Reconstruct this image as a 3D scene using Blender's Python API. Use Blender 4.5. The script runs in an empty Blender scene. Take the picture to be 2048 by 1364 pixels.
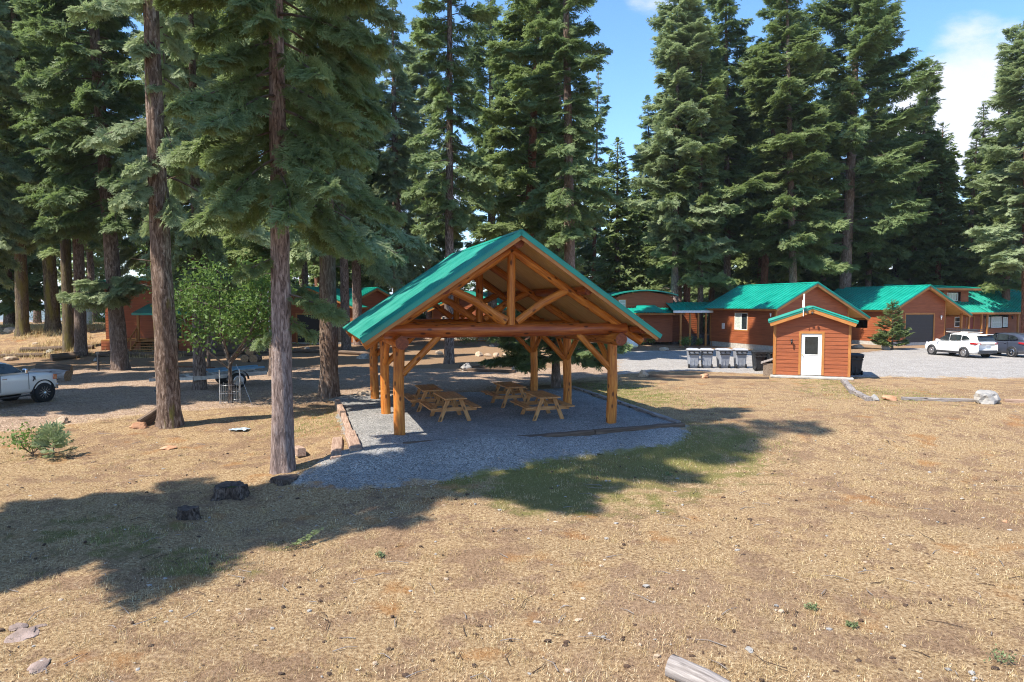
import bpy, math, random
import numpy as np
from mathutils import Vector, Matrix, noise as mnoise

C = bpy.context.scene.collection
SC = bpy.context.scene
R = math.radians
PI = math.pi

# ------------------------------------------------------------------ camera
CAM_H, FPX, HOR = 3.6, 1345.0, 610.0
PITCH = math.atan((682 - HOR) / FPX)
cam_d = bpy.data.cameras.new('camera'); cam = bpy.data.objects.new('camera', cam_d); C.objects.link(cam)
cam.location = (0, 0, CAM_H); cam.rotation_euler = (PI / 2 - PITCH, 0, 0)
cam_d.sensor_width = 36; cam_d.lens = 36 * FPX / 2048; cam_d.clip_end = 30000; cam_d.clip_start = 0.1
SC.camera = cam

# ------------------------------------------------------------------ light
SUN_EL = R(55); SH = (-0.86, -0.51)                    # horizontal heading towards the sun
n_ = math.hypot(*SH); SH = (SH[0] / n_, SH[1] / n_)
SUN = Vector((SH[0] * math.cos(SUN_EL), SH[1] * math.cos(SUN_EL), math.sin(SUN_EL)))
sl = bpy.data.lights.new('sun', 'SUN'); sun = bpy.data.objects.new('sun', sl); C.objects.link(sun)
sl.energy = 4.5; sl.angle = R(0.53); sl.color = (1.0, 0.93, 0.82)
sun.rotation_euler = SUN.to_track_quat('Z', 'Y').to_euler(); sun.location = (-40, -20, 60)

W = bpy.data.worlds.new('World'); SC.world = W; W.use_nodes = True
nt = W.node_tree; nt.nodes.clear()
def N(t, typ, **k):
    n = t.nodes.new(typ)
    for a, b in k.items():
        if a == 'ins':
            for i, v in b.items(): n.inputs[i].default_value = v
        else: setattr(n, a, b)
    return n
out = N(nt, 'ShaderNodeOutputWorld'); bg = N(nt, 'ShaderNodeBackground')
sky = N(nt, 'ShaderNodeTexSky', sky_type='NISHITA', sun_disc=False, sun_elevation=SUN_EL,
        sun_rotation=math.atan2(SH[0], SH[1]), altitude=800, air_density=1.0, dust_density=0.6, ozone_density=2.0)
tc = N(nt, 'ShaderNodeTexCoord')
nz = N(nt, 'ShaderNodeTexNoise', ins={'Scale': 3.2, 'Detail': 9.0, 'Roughness': 0.62, 'Distortion': 0.3})
mp = N(nt, 'ShaderNodeMapping'); mp.inputs['Scale'].default_value = (1, 1, 2.6)
nt.links.new(tc.outputs['Generated'], mp.inputs[0]); nt.links.new(mp.outputs[0], nz.inputs['Vector'])
# a low bank of cloud, thicker near the horizon, plus one cumulus to the right
sep = N(nt, 'ShaderNodeSeparateXYZ'); nt.links.new(tc.outputs['Generated'], sep.inputs[0])
mr = N(nt, 'ShaderNodeMapRange', ins={1: 0.0, 2: 0.30, 3: 0.20, 4: -0.05}); nt.links.new(sep.outputs['Z'], mr.inputs[0])
def cloud_blob(px, py, c0, c1, amp):
    d = Vector(((px - 1024) / FPX, 1, (HOR - py) / FPX)).normalized()
    dot = N(nt, 'ShaderNodeVectorMath', operation='DOT_PRODUCT'); dot.inputs[1].default_value = d
    nrm = N(nt, 'ShaderNodeVectorMath', operation='NORMALIZE'); nt.links.new(tc.outputs['Generated'], nrm.inputs[0])
    nt.links.new(nrm.outputs[0], dot.inputs[0])
    m = N(nt, 'ShaderNodeMapRange', interpolation_type='SMOOTHSTEP', ins={1: math.cos(R(c0)), 2: math.cos(R(c1)), 3: 0.0, 4: amp})
    nt.links.new(dot.outputs['Value'], m.inputs[0]); return m
acc = mr
for args in ((1925, 170, 5.5, 1.0, 0.27), (1850, 290, 6.0, 1.0, 0.25), (1310, -10, 4.0, .5, 0.26), (640, 420, 16, 2, 0.16)):
    b_ = cloud_blob(*args); ad = N(nt, 'ShaderNodeMath', operation='ADD')
    nt.links.new(acc.outputs[0], ad.inputs[0]); nt.links.new(b_.outputs[0], ad.inputs[1]); acc = ad
ad = N(nt, 'ShaderNodeMath', operation='ADD'); nt.links.new(acc.outputs[0], ad.inputs[0]); nt.links.new(nz.outputs['Fac'], ad.inputs[1])
cm = N(nt, 'ShaderNodeMapRange', interpolation_type='SMOOTHSTEP', ins={1: 0.60, 2: 0.86, 3: 0.0, 4: 0.92}); nt.links.new(ad.outputs[0], cm.inputs[0])
sat = N(nt, 'ShaderNodeHueSaturation', ins={'Saturation': 1.18, 'Value': 1.0}); nt.links.new(sky.outputs[0], sat.inputs['Color'])
mx = N(nt, 'ShaderNodeMix', data_type='RGBA'); mx.inputs[7].default_value = (3.3, 3.35, 3.75, 1)
nt.links.new(cm.outputs[0], mx.inputs[0]); nt.links.new(sat.outputs[0], mx.inputs[6])
nt.links.new(mx.outputs[2], bg.inputs[0]); bg.inputs[1].default_value = 0.15; nt.links.new(bg.outputs[0], out.inputs[0])
SC.view_settings.view_transform = 'Standard'; SC.view_settings.look = 'None'
SC.view_settings.exposure = 1.14; SC.view_settings.gamma = 1.0; SC.view_settings.use_curve_mapping = False
try:
    SC.cycles.max_bounces = 6; SC.cycles.diffuse_bounces = 3; SC.cycles.glossy_bounces = 2
    SC.cycles.transmission_bounces = 3; SC.cycles.transparent_max_bounces = 6
    SC.cycles.use_denoising = True; SC.cycles.sample_clamp_indirect = 4; SC.cycles.filter_width = 1.1
    SC.cycles.denoising_prefilter = 'NONE'; SC.cycles.denoising_input_passes = 'RGB_ALBEDO_NORMAL'
except Exception: pass

# ------------------------------------------------------------------ terrain and picture-to-place helpers
PO = (-3.068, 18.249); PA = 0.294; PW = 6.337; PD = 3.686       # pavilion corner, angle, width, bay
cu, su = math.cos(PA), math.sin(PA)
def to_uv(x, y):
    dx, dy = x - PO[0], y - PO[1]
    return dx * cu + dy * su, -dx * su + dy * cu
def from_uv(u, v): return PO[0] + u * cu - v * su, PO[1] + u * su + v * cu
def sstep(a, b, x):
    t = np.clip((x - a) / (b - a), 0, 1); return t * t * (3 - 2 * t)
def gh(x, y):
    x = np.asarray(x, float); y = np.asarray(y, float)
    u, v = to_uv(x, y)
    h = -0.38 * sstep(-1.4, -4.6, v)
    h = h - 0.30 * sstep(-1.5, -3.6, u) * sstep(6.5, 2.0, v) * sstep(-4.6, -1.4, v)
    # grassy bank far left, valley beyond it
    h = h + 1.7 * sstep(43, 53, y + 0.12 * (x + 30)) * sstep(-19, -27, x) * sstep(95, 75, y)
    h = h - 70 * sstep(85, 260, y - 0.0 * x)
    h = h + 0.05 * np.sin(x * 0.9 + 1.3 * np.sin(y * .45)) * np.cos(y * 0.8) * sstep(0.0, -2.0, v) * sstep(60, 30, y)
    return h
def P(px, py, z=None):
    """point of the ground (or of the level z) seen at this pixel of the photograph"""
    if z is None:
        zz = 0.0
        for _ in range(25):
            y = (CAM_H - zz) * FPX / max(py - HOR, 1.0); x = (px - 1024) / FPX * y
            zz = 0.5 * zz + 0.5 * float(gh(x, y))
        return Vector((x, y, float(gh(x, y))))
    y = (CAM_H - z) * FPX / (py - HOR); return Vector(((px - 1024) / FPX * y, y, z))
def Q(px, y):
    x = (px - 1024) / FPX * y; return Vector((x, y, float(gh(x, y))))

# ------------------------------------------------------------------ object helpers
def tag(o, label=None, cat=None, group=None, kind=None):
    if label: o['label'] = label
    if cat: o['category'] = cat
    if group: o['group'] = group
    if kind: o['kind'] = kind
    return o
def thing(name, label, cat, loc=(0, 0, 0), rz=0, group=None):
    o = bpy.data.objects.new(name, None); C.objects.link(o); o.location = loc; o.rotation_euler = (0, 0, rz)
    o.empty_display_size = 0.2
    return tag(o, label, cat, group)
def copy_tree(o, parent=None):
    c = o.copy(); C.objects.link(c)
    if parent: c.parent = parent
    for ch in o.children: copy_tree(ch, c)
    return c
def link_mesh(name, me, parent=None, mats=()):
    for m in mats: me.materials.append(m)
    o = bpy.data.objects.new(name, me); C.objects.link(o)
    if parent: o.parent = parent
    return o
def np_mesh(name, V, F, lc=None, attrs=None, smooth=False, mi=None):
    """V (n,3), F (m,k) with one face size"""
    me = bpy.data.meshes.new(name); V = np.ascontiguousarray(V, np.float32); F = np.ascontiguousarray(F, np.int32)
    k = F.shape[1]
    me.vertices.add(len(V)); me.vertices.foreach_set('co', V.ravel())
    me.loops.add(F.size); me.loops.foreach_set('vertex_index', F.ravel())
    me.polygons.add(len(F)); me.polygons.foreach_set('loop_start', np.arange(0, F.size, k, dtype=np.int32))
    try: me.polygons.foreach_set('loop_total', np.full(len(F), k, np.int32))
    except Exception: pass
    if mi is not None: me.polygons.foreach_set('material_index', np.ascontiguousarray(mi, np.int32))
    me.polygons.foreach_set('use_smooth', np.full(len(F), smooth, bool))
    for nm, arr in (attrs or {}).items():
        a = me.attributes.new(nm, 'FLOAT', 'POINT'); a.data.foreach_set('value', np.ascontiguousarray(arr, np.float32))
    if lc is not None:
        a = me.attributes.new('lc', 'FLOAT_VECTOR', 'POINT'); a.data.foreach_set('vector', np.ascontiguousarray(lc, np.float32).ravel())
    me.update(calc_edges=True); return me

class MB:
    def __init__(s): s.v = []; s.f = []; s.m = []; s.lc = []; s.sm = []
    def add(s, vs, fs, mi=0, lc=None, smooth=False):
        b = len(s.v); s.v += [tuple(v) for v in vs]; s.f += [tuple(b + i for i in f) for f in fs]
        s.m += ([mi] * len(fs) if isinstance(mi, int) else list(mi)); s.sm += ([smooth] * len(fs) if isinstance(smooth, bool) else list(smooth))
        s.lc += [tuple(l) for l in (lc if lc is not None else vs)]
        return s
    def box(s, c, size, M=None, mi=0, jit=0.0):
        hx, hy, hz = size[0] / 2, size[1] / 2, size[2] / 2
        ax = int(np.argmax(size)); off = random.uniform(0, 50)
        vs, lc = [], []
        for x in (-1, 1):
            for y in (-1, 1):
                for z in (-1, 1):
                    l = Vector((x * hx, y * hy, z * hz)); p = l.copy()
                    if jit: p += Vector([random.uniform(-jit, jit) for _ in range(3)])
                    if M is not None: p = M @ p
                    vs.append(Vector(c) + p)
                    q = [l[ax], l[(ax + 1) % 3], l[(ax + 2) % 3]]; lc.append((q[0] + off, q[1] + off * .37, q[2]))
        fs = [(0, 1, 3, 2), (4, 6, 7, 5), (0, 4, 5, 1), (2, 3, 7, 6), (0, 2, 6, 4), (1, 5, 7, 3)]
        return s.add(vs, fs, mi, lc)
    def bar(s, p0, p1, w, h, up=(0, 0, 1), mi=0, jit=0.0):
        p0, p1 = Vector(p0), Vector(p1); d = p1 - p0; L = d.length; x = d.normalized(); upv = Vector(up)
        y = upv.cross(x)
        if y.length < 1e-4: y = Vector((0, 1, 0)).cross(x)
        y.normalize(); z = x.cross(y); M = Matrix((x, y, z)).transposed()
        return s.box((p0 + p1) / 2, (L, w, h), M, mi, jit)
    def tube(s, pts, rs, n=12, mi=0, cap=None, wob=0.0, seed=0, rings=None, flare=None):
        """round bar along a list of points, radii rs; wob = relative unevenness"""
        pts = [Vector(p) for p in pts]
        if rings:
            P2, R2 = [], []
            for i in range(rings + 1):
                t = i / rings * (len(pts) - 1); k = min(int(t), len(pts) - 2); f = t - k
                P2.append(pts[k].lerp(pts[k + 1], f)); R2.append(rs[k] * (1 - f) + rs[k + 1] * f)
            pts, rs = P2, R2
        vs, lc, fs = [], [], []; al = 0.0; off = seed * 7.31 % 40
        ref = None
        for i, p in enumerate(pts):
            d = (pts[min(i + 1, len(pts) - 1)] - pts[max(i - 1, 0)]).normalized()
            if ref is None: ref = Vector((0, 0, 1)) if abs(d.z) < .9 else Vector((1, 0, 0))
            a = ref.cross(d).normalized(); b = d.cross(a); ref = b.cross(d) * -1 if False else ref
            if i: al += (p - pts[i - 1]).length
            for j in range(n):
                th = 2 * PI * j / n; r = rs[i]
                if wob: r *= 1 + wob * mnoise.noise(Vector((al * 1.3 + off, math.cos(th) * 1.2 + off, math.sin(th) * 1.2))) * 2
                if flare: r = flare(i / (len(pts) - 1), th, r)
                q = p + a * math.cos(th) * r + b * math.sin(th) * r
                vs.append(q); lc.append((al + off, math.cos(th) * rs[i], math.sin(th) * rs[i]))
        for i in range(len(pts) - 1):
            for j in range(n):
                k = (j + 1) % n; fs.append((i * n + j, i * n + k, (i + 1) * n + k, (i + 1) * n + j))
        s.add(vs, fs, mi, lc, True)
        capm = mi if cap is None else cap
        for i, rev in ((0, True), (len(pts) - 1, False)):
            ring = vs[i * n:(i + 1) * n]; l2 = [(0, l[1], l[2]) for l in lc[i * n:(i + 1) * n]]
            s.add(ring, [tuple(range(n))[::-1] if rev else tuple(range(n))], capm, l2)
        return s
    def prism(s, poly, axis_fn, d0, d1, mi=0):
        """extrude a 2-D polygon: axis_fn(a,b,d) -> point"""
        n = len(poly); vs = [axis_fn(a, b, d0) for a, b in poly] + [axis_fn(a, b, d1) for a, b in poly]
        lc = [(a, b, d0) for a, b in poly] + [(a, b, d1) for a, b in poly]
        fs = [tuple(range(n))[::-1], tuple(range(n, 2 * n))] + [(i, (i + 1) % n, (i + 1) % n + n, i + n) for i in range(n)]
        return s.add(vs, fs, mi, lc)
    def lathe(s, prof, c=(0, 0, 0), n=16, mi=0, axis='z', smooth=True):
        vs, fs = [], []
        for r, h in prof:
            for j in range(n):
                th = 2 * PI * j / n; a, b = r * math.cos(th), r * math.sin(th)
                vs.append(Vector(c) + Vector((a, b, h) if axis == 'z' else ((h, a, b) if axis == 'x' else (a, h, b))))
        for i in range(len(prof) - 1):
            for j in range(n): fs.append((i * n + j, i * n + (j + 1) % n, (i + 1) * n + (j + 1) % n, (i + 1) * n + j))
        fs.append(tuple(range(n))[::-1]); fs.append(tuple(range((len(prof) - 1) * n, len(prof) * n)))
        return s.add(vs, fs, mi, None, [smooth] * (len(fs) - 2) + [False] * 2)
    def build(s, name, mats, parent=None, bevel=0, sub=0):
        me = bpy.data.meshes.new(name); me.from_pydata([tuple(v) for v in s.v], [], s.f)
        me.polygons.foreach_set('material_index', s.m); me.polygons.foreach_set('use_smooth', s.sm)
        a = me.attributes.new('lc', 'FLOAT_VECTOR', 'POINT'); a.data.foreach_set('vector', np.array(s.lc, np.float32).ravel())
        me.update()
        o = link_mesh(name, me, parent, mats if isinstance(mats, (list, tuple)) else [mats])
        if bevel:
            b = o.modifiers.new('bevel', 'BEVEL'); b.width = bevel; b.segments = 2; b.limit_method = 'ANGLE'
        if sub:
            b = o.modifiers.new('sub', 'SUBSURF'); b.levels = sub; b.render_levels = sub
        return o

# ------------------------------------------------------------------ materials
def mat(name, rough=0.7, spec=0.3, metal=0.0, coat=0.0):
    m = bpy.data.materials.new(name); m.use_nodes = True; t = m.node_tree; b = t.nodes['Principled BSDF']
    b.inputs['Roughness'].default_value = rough; b.inputs['Specular IOR Level'].default_value = spec
    b.inputs['Metallic'].default_value = metal; b.inputs['Coat Weight'].default_value = coat
    return m, t, b
def vec(t, src='lc', scale=(1, 1, 1)):
    if src == 'lc': n = N(t, 'ShaderNodeAttribute', attribute_name='lc'); o = n.outputs['Vector']
    elif src == 'pos': n = N(t, 'ShaderNodeNewGeometry'); o = n.outputs['Position']
    else: n = N(t, 'ShaderNodeTexCoord'); o = n.outputs['Object']
    mp = N(t, 'ShaderNodeMapping'); mp.inputs['Scale'].default_value = scale; t.links.new(o, mp.inputs[0]); return mp.outputs[0]
def noi(t, v, scale=1, detail=5, rough=.55, dist=0):
    n = N(t, 'ShaderNodeTexNoise', ins={'Scale': scale, 'Detail': detail, 'Roughness': rough, 'Distortion': dist}); t.links.new(v, n.inputs['Vector']); return n.outputs['Fac']
def ramp(t, f, stops):
    r = N(t, 'ShaderNodeValToRGB'); e = r.color_ramp.elements
    while len(e) < len(stops): e.new(0.5)
    for i, (p, c) in enumerate(stops): e[i].position = p; e[i].color = (*c, 1)
    t.links.new(f, r.inputs[0]); return r.outputs[0]
def mixc(t, f, a, b, mode='MIX'):
    m = N(t, 'ShaderNodeMix', data_type='RGBA', blend_type=mode)
    for s_, i in ((f, 0), (a, 6), (b, 7)):
        if hasattr(s_, 'links') or hasattr(s_, 'is_linked'): t.links.new(s_, m.inputs[i])
        else: m.inputs[i].default_value = s_ if i == 0 else (*s_, 1)
    return m.outputs[2]
def mrange(t, f, a, b, c=0.0, d=1.0, sm=True):
    m = N(t, 'ShaderNodeMapRange', ins={1: a, 2: b, 3: c, 4: d}); m.interpolation_type = 'SMOOTHSTEP' if sm else 'LINEAR'
    t.links.new(f, m.inputs[0]); return m.outputs[0]
def mth(t, op, a, b=None):
    m = N(t, 'ShaderNodeMath', operation=op)
    for s_, i in ((a, 0), (b, 1)):
        if s_ is None: continue
        if hasattr(s_, 'is_linked'): t.links.new(s_, m.inputs[i])
        else: m.inputs[i].default_value = s_
    return m.outputs[0]
def bump(t, b, f, strength=.3, dist=.02):
    n = N(t, 'ShaderNodeBump', ins={'Strength': strength, 'Distance': dist}); t.links.new(f, n.inputs['Height']); t.links.new(n.outputs[0], b.inputs['Normal'])
def orand(t): return N(t, 'ShaderNodeObjectInfo').outputs['Random']

def wood(name, dark, mid, light, rough=.5, grain=(2.0, 26, 26), knots=True, coat=0, bmp=.25, vary=.25):
    m, t, b = mat(name, rough, .35, coat=coat)
    g = noi(t, vec(t, 'lc', grain), 1, 6, .6, .4)
    c = ramp(t, g, [(.28, dark), (.5, mid), (.72, light)])
    big = noi(t, vec(t, 'lc', (.9, 3, 3)), 1, 3)
    c = mixc(t, mrange(t, big, .35, .7, 0, vary), c, dark)
    if knots:
        vn = N(t, 'ShaderNodeTexVoronoi', ins={'Scale': 1.0}); t.links.new(vec(t, 'lc', (2.6, 6, 6)), vn.inputs['Vector'])
        k = mrange(t, vn.outputs['Distance'], .12, .26, .9, 0); c = mixc(t, k, c, tuple(x * .28 for x in dark))
    t.links.new(c, b.inputs['Base Color']); bump(t, b, g, bmp, .006); return m
LOG = wood('stained_log', (.26, .062, .010), (.55, .185, .026), (.76, .33, .065), .5, coat=.0, vary=.5, bmp=.6)
LOGR = wood('red_stained_log', (.18, .035, .009), (.38, .095, .018), (.54, .17, .034), .38, coat=.15, vary=.6)
LOGEND = wood('log_end', (.10, .025, .012), (.22, .055, .02), (.30, .09, .03), .6, grain=(1, 18, 18), knots=False)
LUMBER = wood('pine_lumber', (.30, .125, .040), (.50, .235, .085), (.64, .36, .15), .55, vary=.35)
DECKING = wood('roof_decking', (.56, .31, .085), (.76, .48, .17), (.86, .64, .30), .55, knots=False)
TRIM = wood('cedar_trim', (.28, .10, .025), (.42, .175, .045), (.52, .25, .08), .55, knots=False)
TIE = wood('old_timber', (.045, .030, .022), (.115, .078, .055), (.22, .155, .11), .9, knots=False, bmp=.6)
GREYLOG = wood('weathered_log', (.10, .085, .078), (.26, .23, .215), (.46, .42, .39), .9, grain=(2.5, 30, 30), bmp=.9, vary=.4)
FENCEW = wood('grey_board', (.10, .08, .06), (.21, .16, .12), (.30, .24, .18), .9, knots=False)

def plain(name, col, rough=.6, metal=0, spec=.4, vary=.12, scale=6, coat=0, bmp=0, src='obj'):
    m, t, b = mat(name, rough, spec, metal, coat)
    v = vec(t, src, (1, 1, 1)); f = noi(t, v, scale, 5)
    lo = tuple(c * (1 - vary * 1.6) for c in col); hi = tuple(min(1, c * (1 + vary)) for c in col)
    t.links.new(ramp(t, f, [(.3, lo), (.7, hi)]), b.inputs['Base Color'])
    t.links.new(mrange(t, f, .3, .7, rough * .8, min(1, rough * 1.2)), b.inputs['Roughness'])
    if bmp: bump(t, b, f, bmp, .01)
    return m
def roofmat():
    m, t, b = mat('green_metal', .38, .5, 0.0)
    f = noi(t, vec(t, 'pos', (1, 1, 1)), 1.3, 6); f2 = noi(t, vec(t, 'pos', (9, 9, 9)), 1, 4)
    c = ramp(t, f, [(.3, (.003, .20, .145)), (.7, (.006, .29, .215))]); c = mixc(t, mrange(t, f2, .62, .8, 0, .35), c, (.10, .21, .15))
    t.links.new(c, b.inputs['Base Color']); t.links.new(mrange(t, f, .3, .7, .30, .46), b.inputs['Roughness']); return m
GREEN = roofmat()
def sidingmat(name, a, b_, c_):
    m, t, b = mat(name, .6, .3)
    g = noi(t, vec(t, 'obj', (1.2, 1.2, 30)), 1, 5, .6); h = noi(t, vec(t, 'obj', (.6, .6, .9)), 1, 4)
    c = ramp(t, g, [(.3, a), (.55, b_), (.75, c_)]); c = mixc(t, mrange(t, h, .4, .75, 0, .45), c, a)
    sp = N(t, 'ShaderNodeSeparateXYZ'); t.links.new(vec(t, 'obj'), sp.inputs[0])
    row = mth(t, 'FLOOR', mth(t, 'DIVIDE', sp.outputs['Z'], .19)); wn = N(t, 'ShaderNodeTexWhiteNoise', noise_dimensions='1D'); t.links.new(row, wn.inputs['W'])
    c = mixc(t, mrange(t, wn.outputs['Value'], 0, 1, 0, .30), c, a)
    t.links.new(c, b.inputs['Base Color']); bump(t, b, g, .2, .006); return m
SIDING = sidingmat('cedar_siding', (.19, .052, .020), (.34, .098, .036), (.43, .14, .055))
CONC = plain('concrete', (.42, .40, .36), .9, vary=.18, bmp=.2)
WHITE = plain('white_paint', (.80, .80, .77), .45, vary=.04)
ALU = plain('window_frame', (.72, .72, .70), .4, vary=.05)
BLACK = plain('black_rubber', (.022, .022, .024), .75, vary=.2)
DARKM = plain('dark_metal', (.05, .05, .055), .45, .3, vary=.15)
STEEL = plain('steel', (.55, .56, .58), .3, 1.0, vary=.08)
GDOOR = plain('garage_door', (.030, .028, .030), .5, vary=.12)
CURTAIN = plain('curtain', (.52, .56, .50), .8, vary=.15)
BRASS = plain('brass', (.55, .38, .10), .3, 1.0)
def glassmat():
    m, t, b = mat('window_glass', .06, .6)
    f = noi(t, vec(t, 'obj'), 1.5, 3); t.links.new(ramp(t, f, [(.3, (.010, .013, .015)), (.7, (.035, .045, .048))]), b.inputs['Base Color']); return m
GLASS = glassmat()
def bark(name, a, b_, c_, moss=0.0):
    m, t, b = mat(name, .95, .15)
    g = noi(t, vec(t, 'lc', (2.2, 11, 11)), 1.6, 8, .68, .7)
    c = ramp(t, g, [(.38, a), (.5, b_), (.62, c_)])
    h = noi(t, vec(t, 'lc', (.35, 2.5, 2.5)), 1, 4); c = mixc(t, mrange(t, h, .4, .7, 0, .5), c, tuple((x + y) / 2 for x, y in zip(a, b_)))
    if moss:
        k = noi(t, vec(t, 'lc', (.5, 3, 3)), 1.3, 5); c = mixc(t, mrange(t, k, .62 - moss * .2, .72, 0, .85), c, (.17, .16, .025))
    rr = orand(t); c = mixc(t, mrange(t, rr, 0, 1, 0, .35), c, (.19, .125, .09))
    t.links.new(c, b.inputs['Base Color']); bump(t, b, g, 1.0, .06); return m
BARK = bark('fir_bark', (.045, .032, .027), (.155, .115, .095), (.36, .29, .25))
BARKN = bark('furrowed_bark', (.040, .025, .020), (.17, .115, .085), (.42, .33, .27), .12)
BARKP = bark('plated_bark', (.075, .052, .045), (.28, .205, .18), (.50, .40, .355))
BARKM = bark('mossy_bark', (.035, .028, .020), (.10, .08, .055), (.20, .17, .12), 1.0)
BARKR = bark('reddish_bark', (.09, .035, .02), (.25, .11, .07), (.38, .20, .14))
TWIG = bark('limb_bark', (.05, .04, .034), (.13, .105, .09), (.26, .22, .19))
def needles(name, deep, mid, tip, trans=.25):
    m, t, b = mat(name, .55, .25)
    a = N(t, 'ShaderNodeAttribute', attribute_name='tint').outputs['Fac']; tp = N(t, 'ShaderNodeAttribute', attribute_name='tip').outputs['Fac']
    c = ramp(t, a, [(.0, deep), (.5, mid), (.97, mid), (1.0, (.26, .15, .07))])
    c = mixc(t, mth(t, 'MULTIPLY', tp, .9), c, tip)
    rr = orand(t); c = mixc(t, mrange(t, rr, 0, 1, 0, .3), c, deep)
    t.links.new(c, b.inputs['Base Color'])
    tr = N(t, 'ShaderNodeBsdfTranslucent'); hs = mixc(t, .35, c, (.16, .24, .04)); t.links.new(hs, tr.inputs['Color'])
    ms = N(t, 'ShaderNodeMixShader'); ms.inputs[0].default_value = trans
    t.links.new(b.outputs[0], ms.inputs[1]); t.links.new(tr.outputs[0], ms.inputs[2]); t.links.new(ms.outputs[0], t.nodes['Material Output'].inputs['Surface'])
    return m
FIR = needles('fir_needles', (.075, .120, .042), (.165, .230, .082), (.39, .46, .21), .46)
FIRD = needles('dark_fir_needles', (.052, .096, .040), (.125, .190, .072), (.33, .41, .19), .45)
FIRB = needles('silver_fir_needles', (.11, .165, .078), (.235, .305, .145), (.48, .55, .33), .46)
LEAF = needles('broad_leaves', (.065, .13, .03), (.13, .225, .055), (.27, .38, .12), .45)
def rockmat(name, a, b_, c_):
    m, t, b = mat(name, .9, .2)
    g = noi(t, vec(t, 'obj'), 2.3, 8, .6); h = noi(t, vec(t, 'obj'), 14, 6, .7)
    c = ramp(t, g, [(.3, a), (.5, b_), (.72, c_)]); c = mixc(t, mrange(t, h, .55, .75, 0, .6), c, tuple(x * .5 for x in a))
    t.links.new(c, b.inputs['Base Color']); bump(t, b, h, .6, .03); return m
ROCKG = rockmat('grey_rock', (.17, .165, .16), (.30, .285, .265), (.42, .38, .33))
ROCKT = rockmat('tan_rock', (.26, .19, .13), (.42, .32, .23), (.52, .43, .33))
ROCKP = rockmat('mauve_slab', (.13, .10, .085), (.25, .19, .165), (.36, .28, .25))
ROCKR = rockmat('rusty_rock', (.30, .15, .08), (.44, .24, .14), (.50, .34, .24))

# ------------------------------------------------------------------ ground
def inside(poly, X, Y):
    r = np.zeros(X.shape, bool); n = len(poly); j = n - 1
    for i in range(n):
        xi, yi = poly[i]; xj, yj = poly[j]
        c = ((yi > Y) != (yj > Y)) & (X < (xj - xi) * (Y - yi) / (yj - yi + 1e-12) + xi); r ^= c; j = i
    return r
def sdist(poly, X, Y):
    """distance to the outline, positive inside"""
    d = np.full(X.shape, 1e9); n = len(poly)
    for i in range(n):
        x0, y0 = poly[i]; x1, y1 = poly[(i + 1) % n]; dx, dy = x1 - x0, y1 - y0; L = dx * dx + dy * dy + 1e-12
        t = np.clip(((X - x0) * dx + (Y - y0) * dy) / L, 0, 1); d = np.minimum(d, np.hypot(X - x0 - t * dx, Y - y0 - t * dy))
    return np.where(inside(poly, X, Y), d, -d)
rng = np.random.default_rng(7)
_lat = rng.uniform(-1, 1, (256, 256))
def vnoise(X, Y):
    xi = np.floor(X).astype(int); yi = np.floor(Y).astype(int); fx = X - xi; fy = Y - yi; fx = fx * fx * (3 - 2 * fx); fy = fy * fy * (3 - 2 * fy)
    a = _lat[yi % 256, xi % 256]; b = _lat[yi % 256, (xi + 1) % 256]; c = _lat[(yi + 1) % 256, xi % 256]; d = _lat[(yi + 1) % 256, (xi + 1) % 256]
    return (a * (1 - fx) + b * fx) * (1 - fy) + (c * (1 - fx) + d * fx) * fy
def wn(X, Y, lo=0, hi=24):
    """fractal value noise, about -2..2; lo > 0 leaves the large scales out"""
    X = np.asarray(X, float); Y = np.asarray(Y, float); s = 0; a = 1.0; f = .45 if lo < 8 else 1.6
    for o in range(6 if lo < 8 else 4):
        s = s + a * vnoise((X * .8 + Y * .6) * f + 17.3 * o + 40, (Y * .8 - X * .6) * f + 9.1 * o + 40); a *= .62; f *= 2.03
    return s * 1.5

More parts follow.
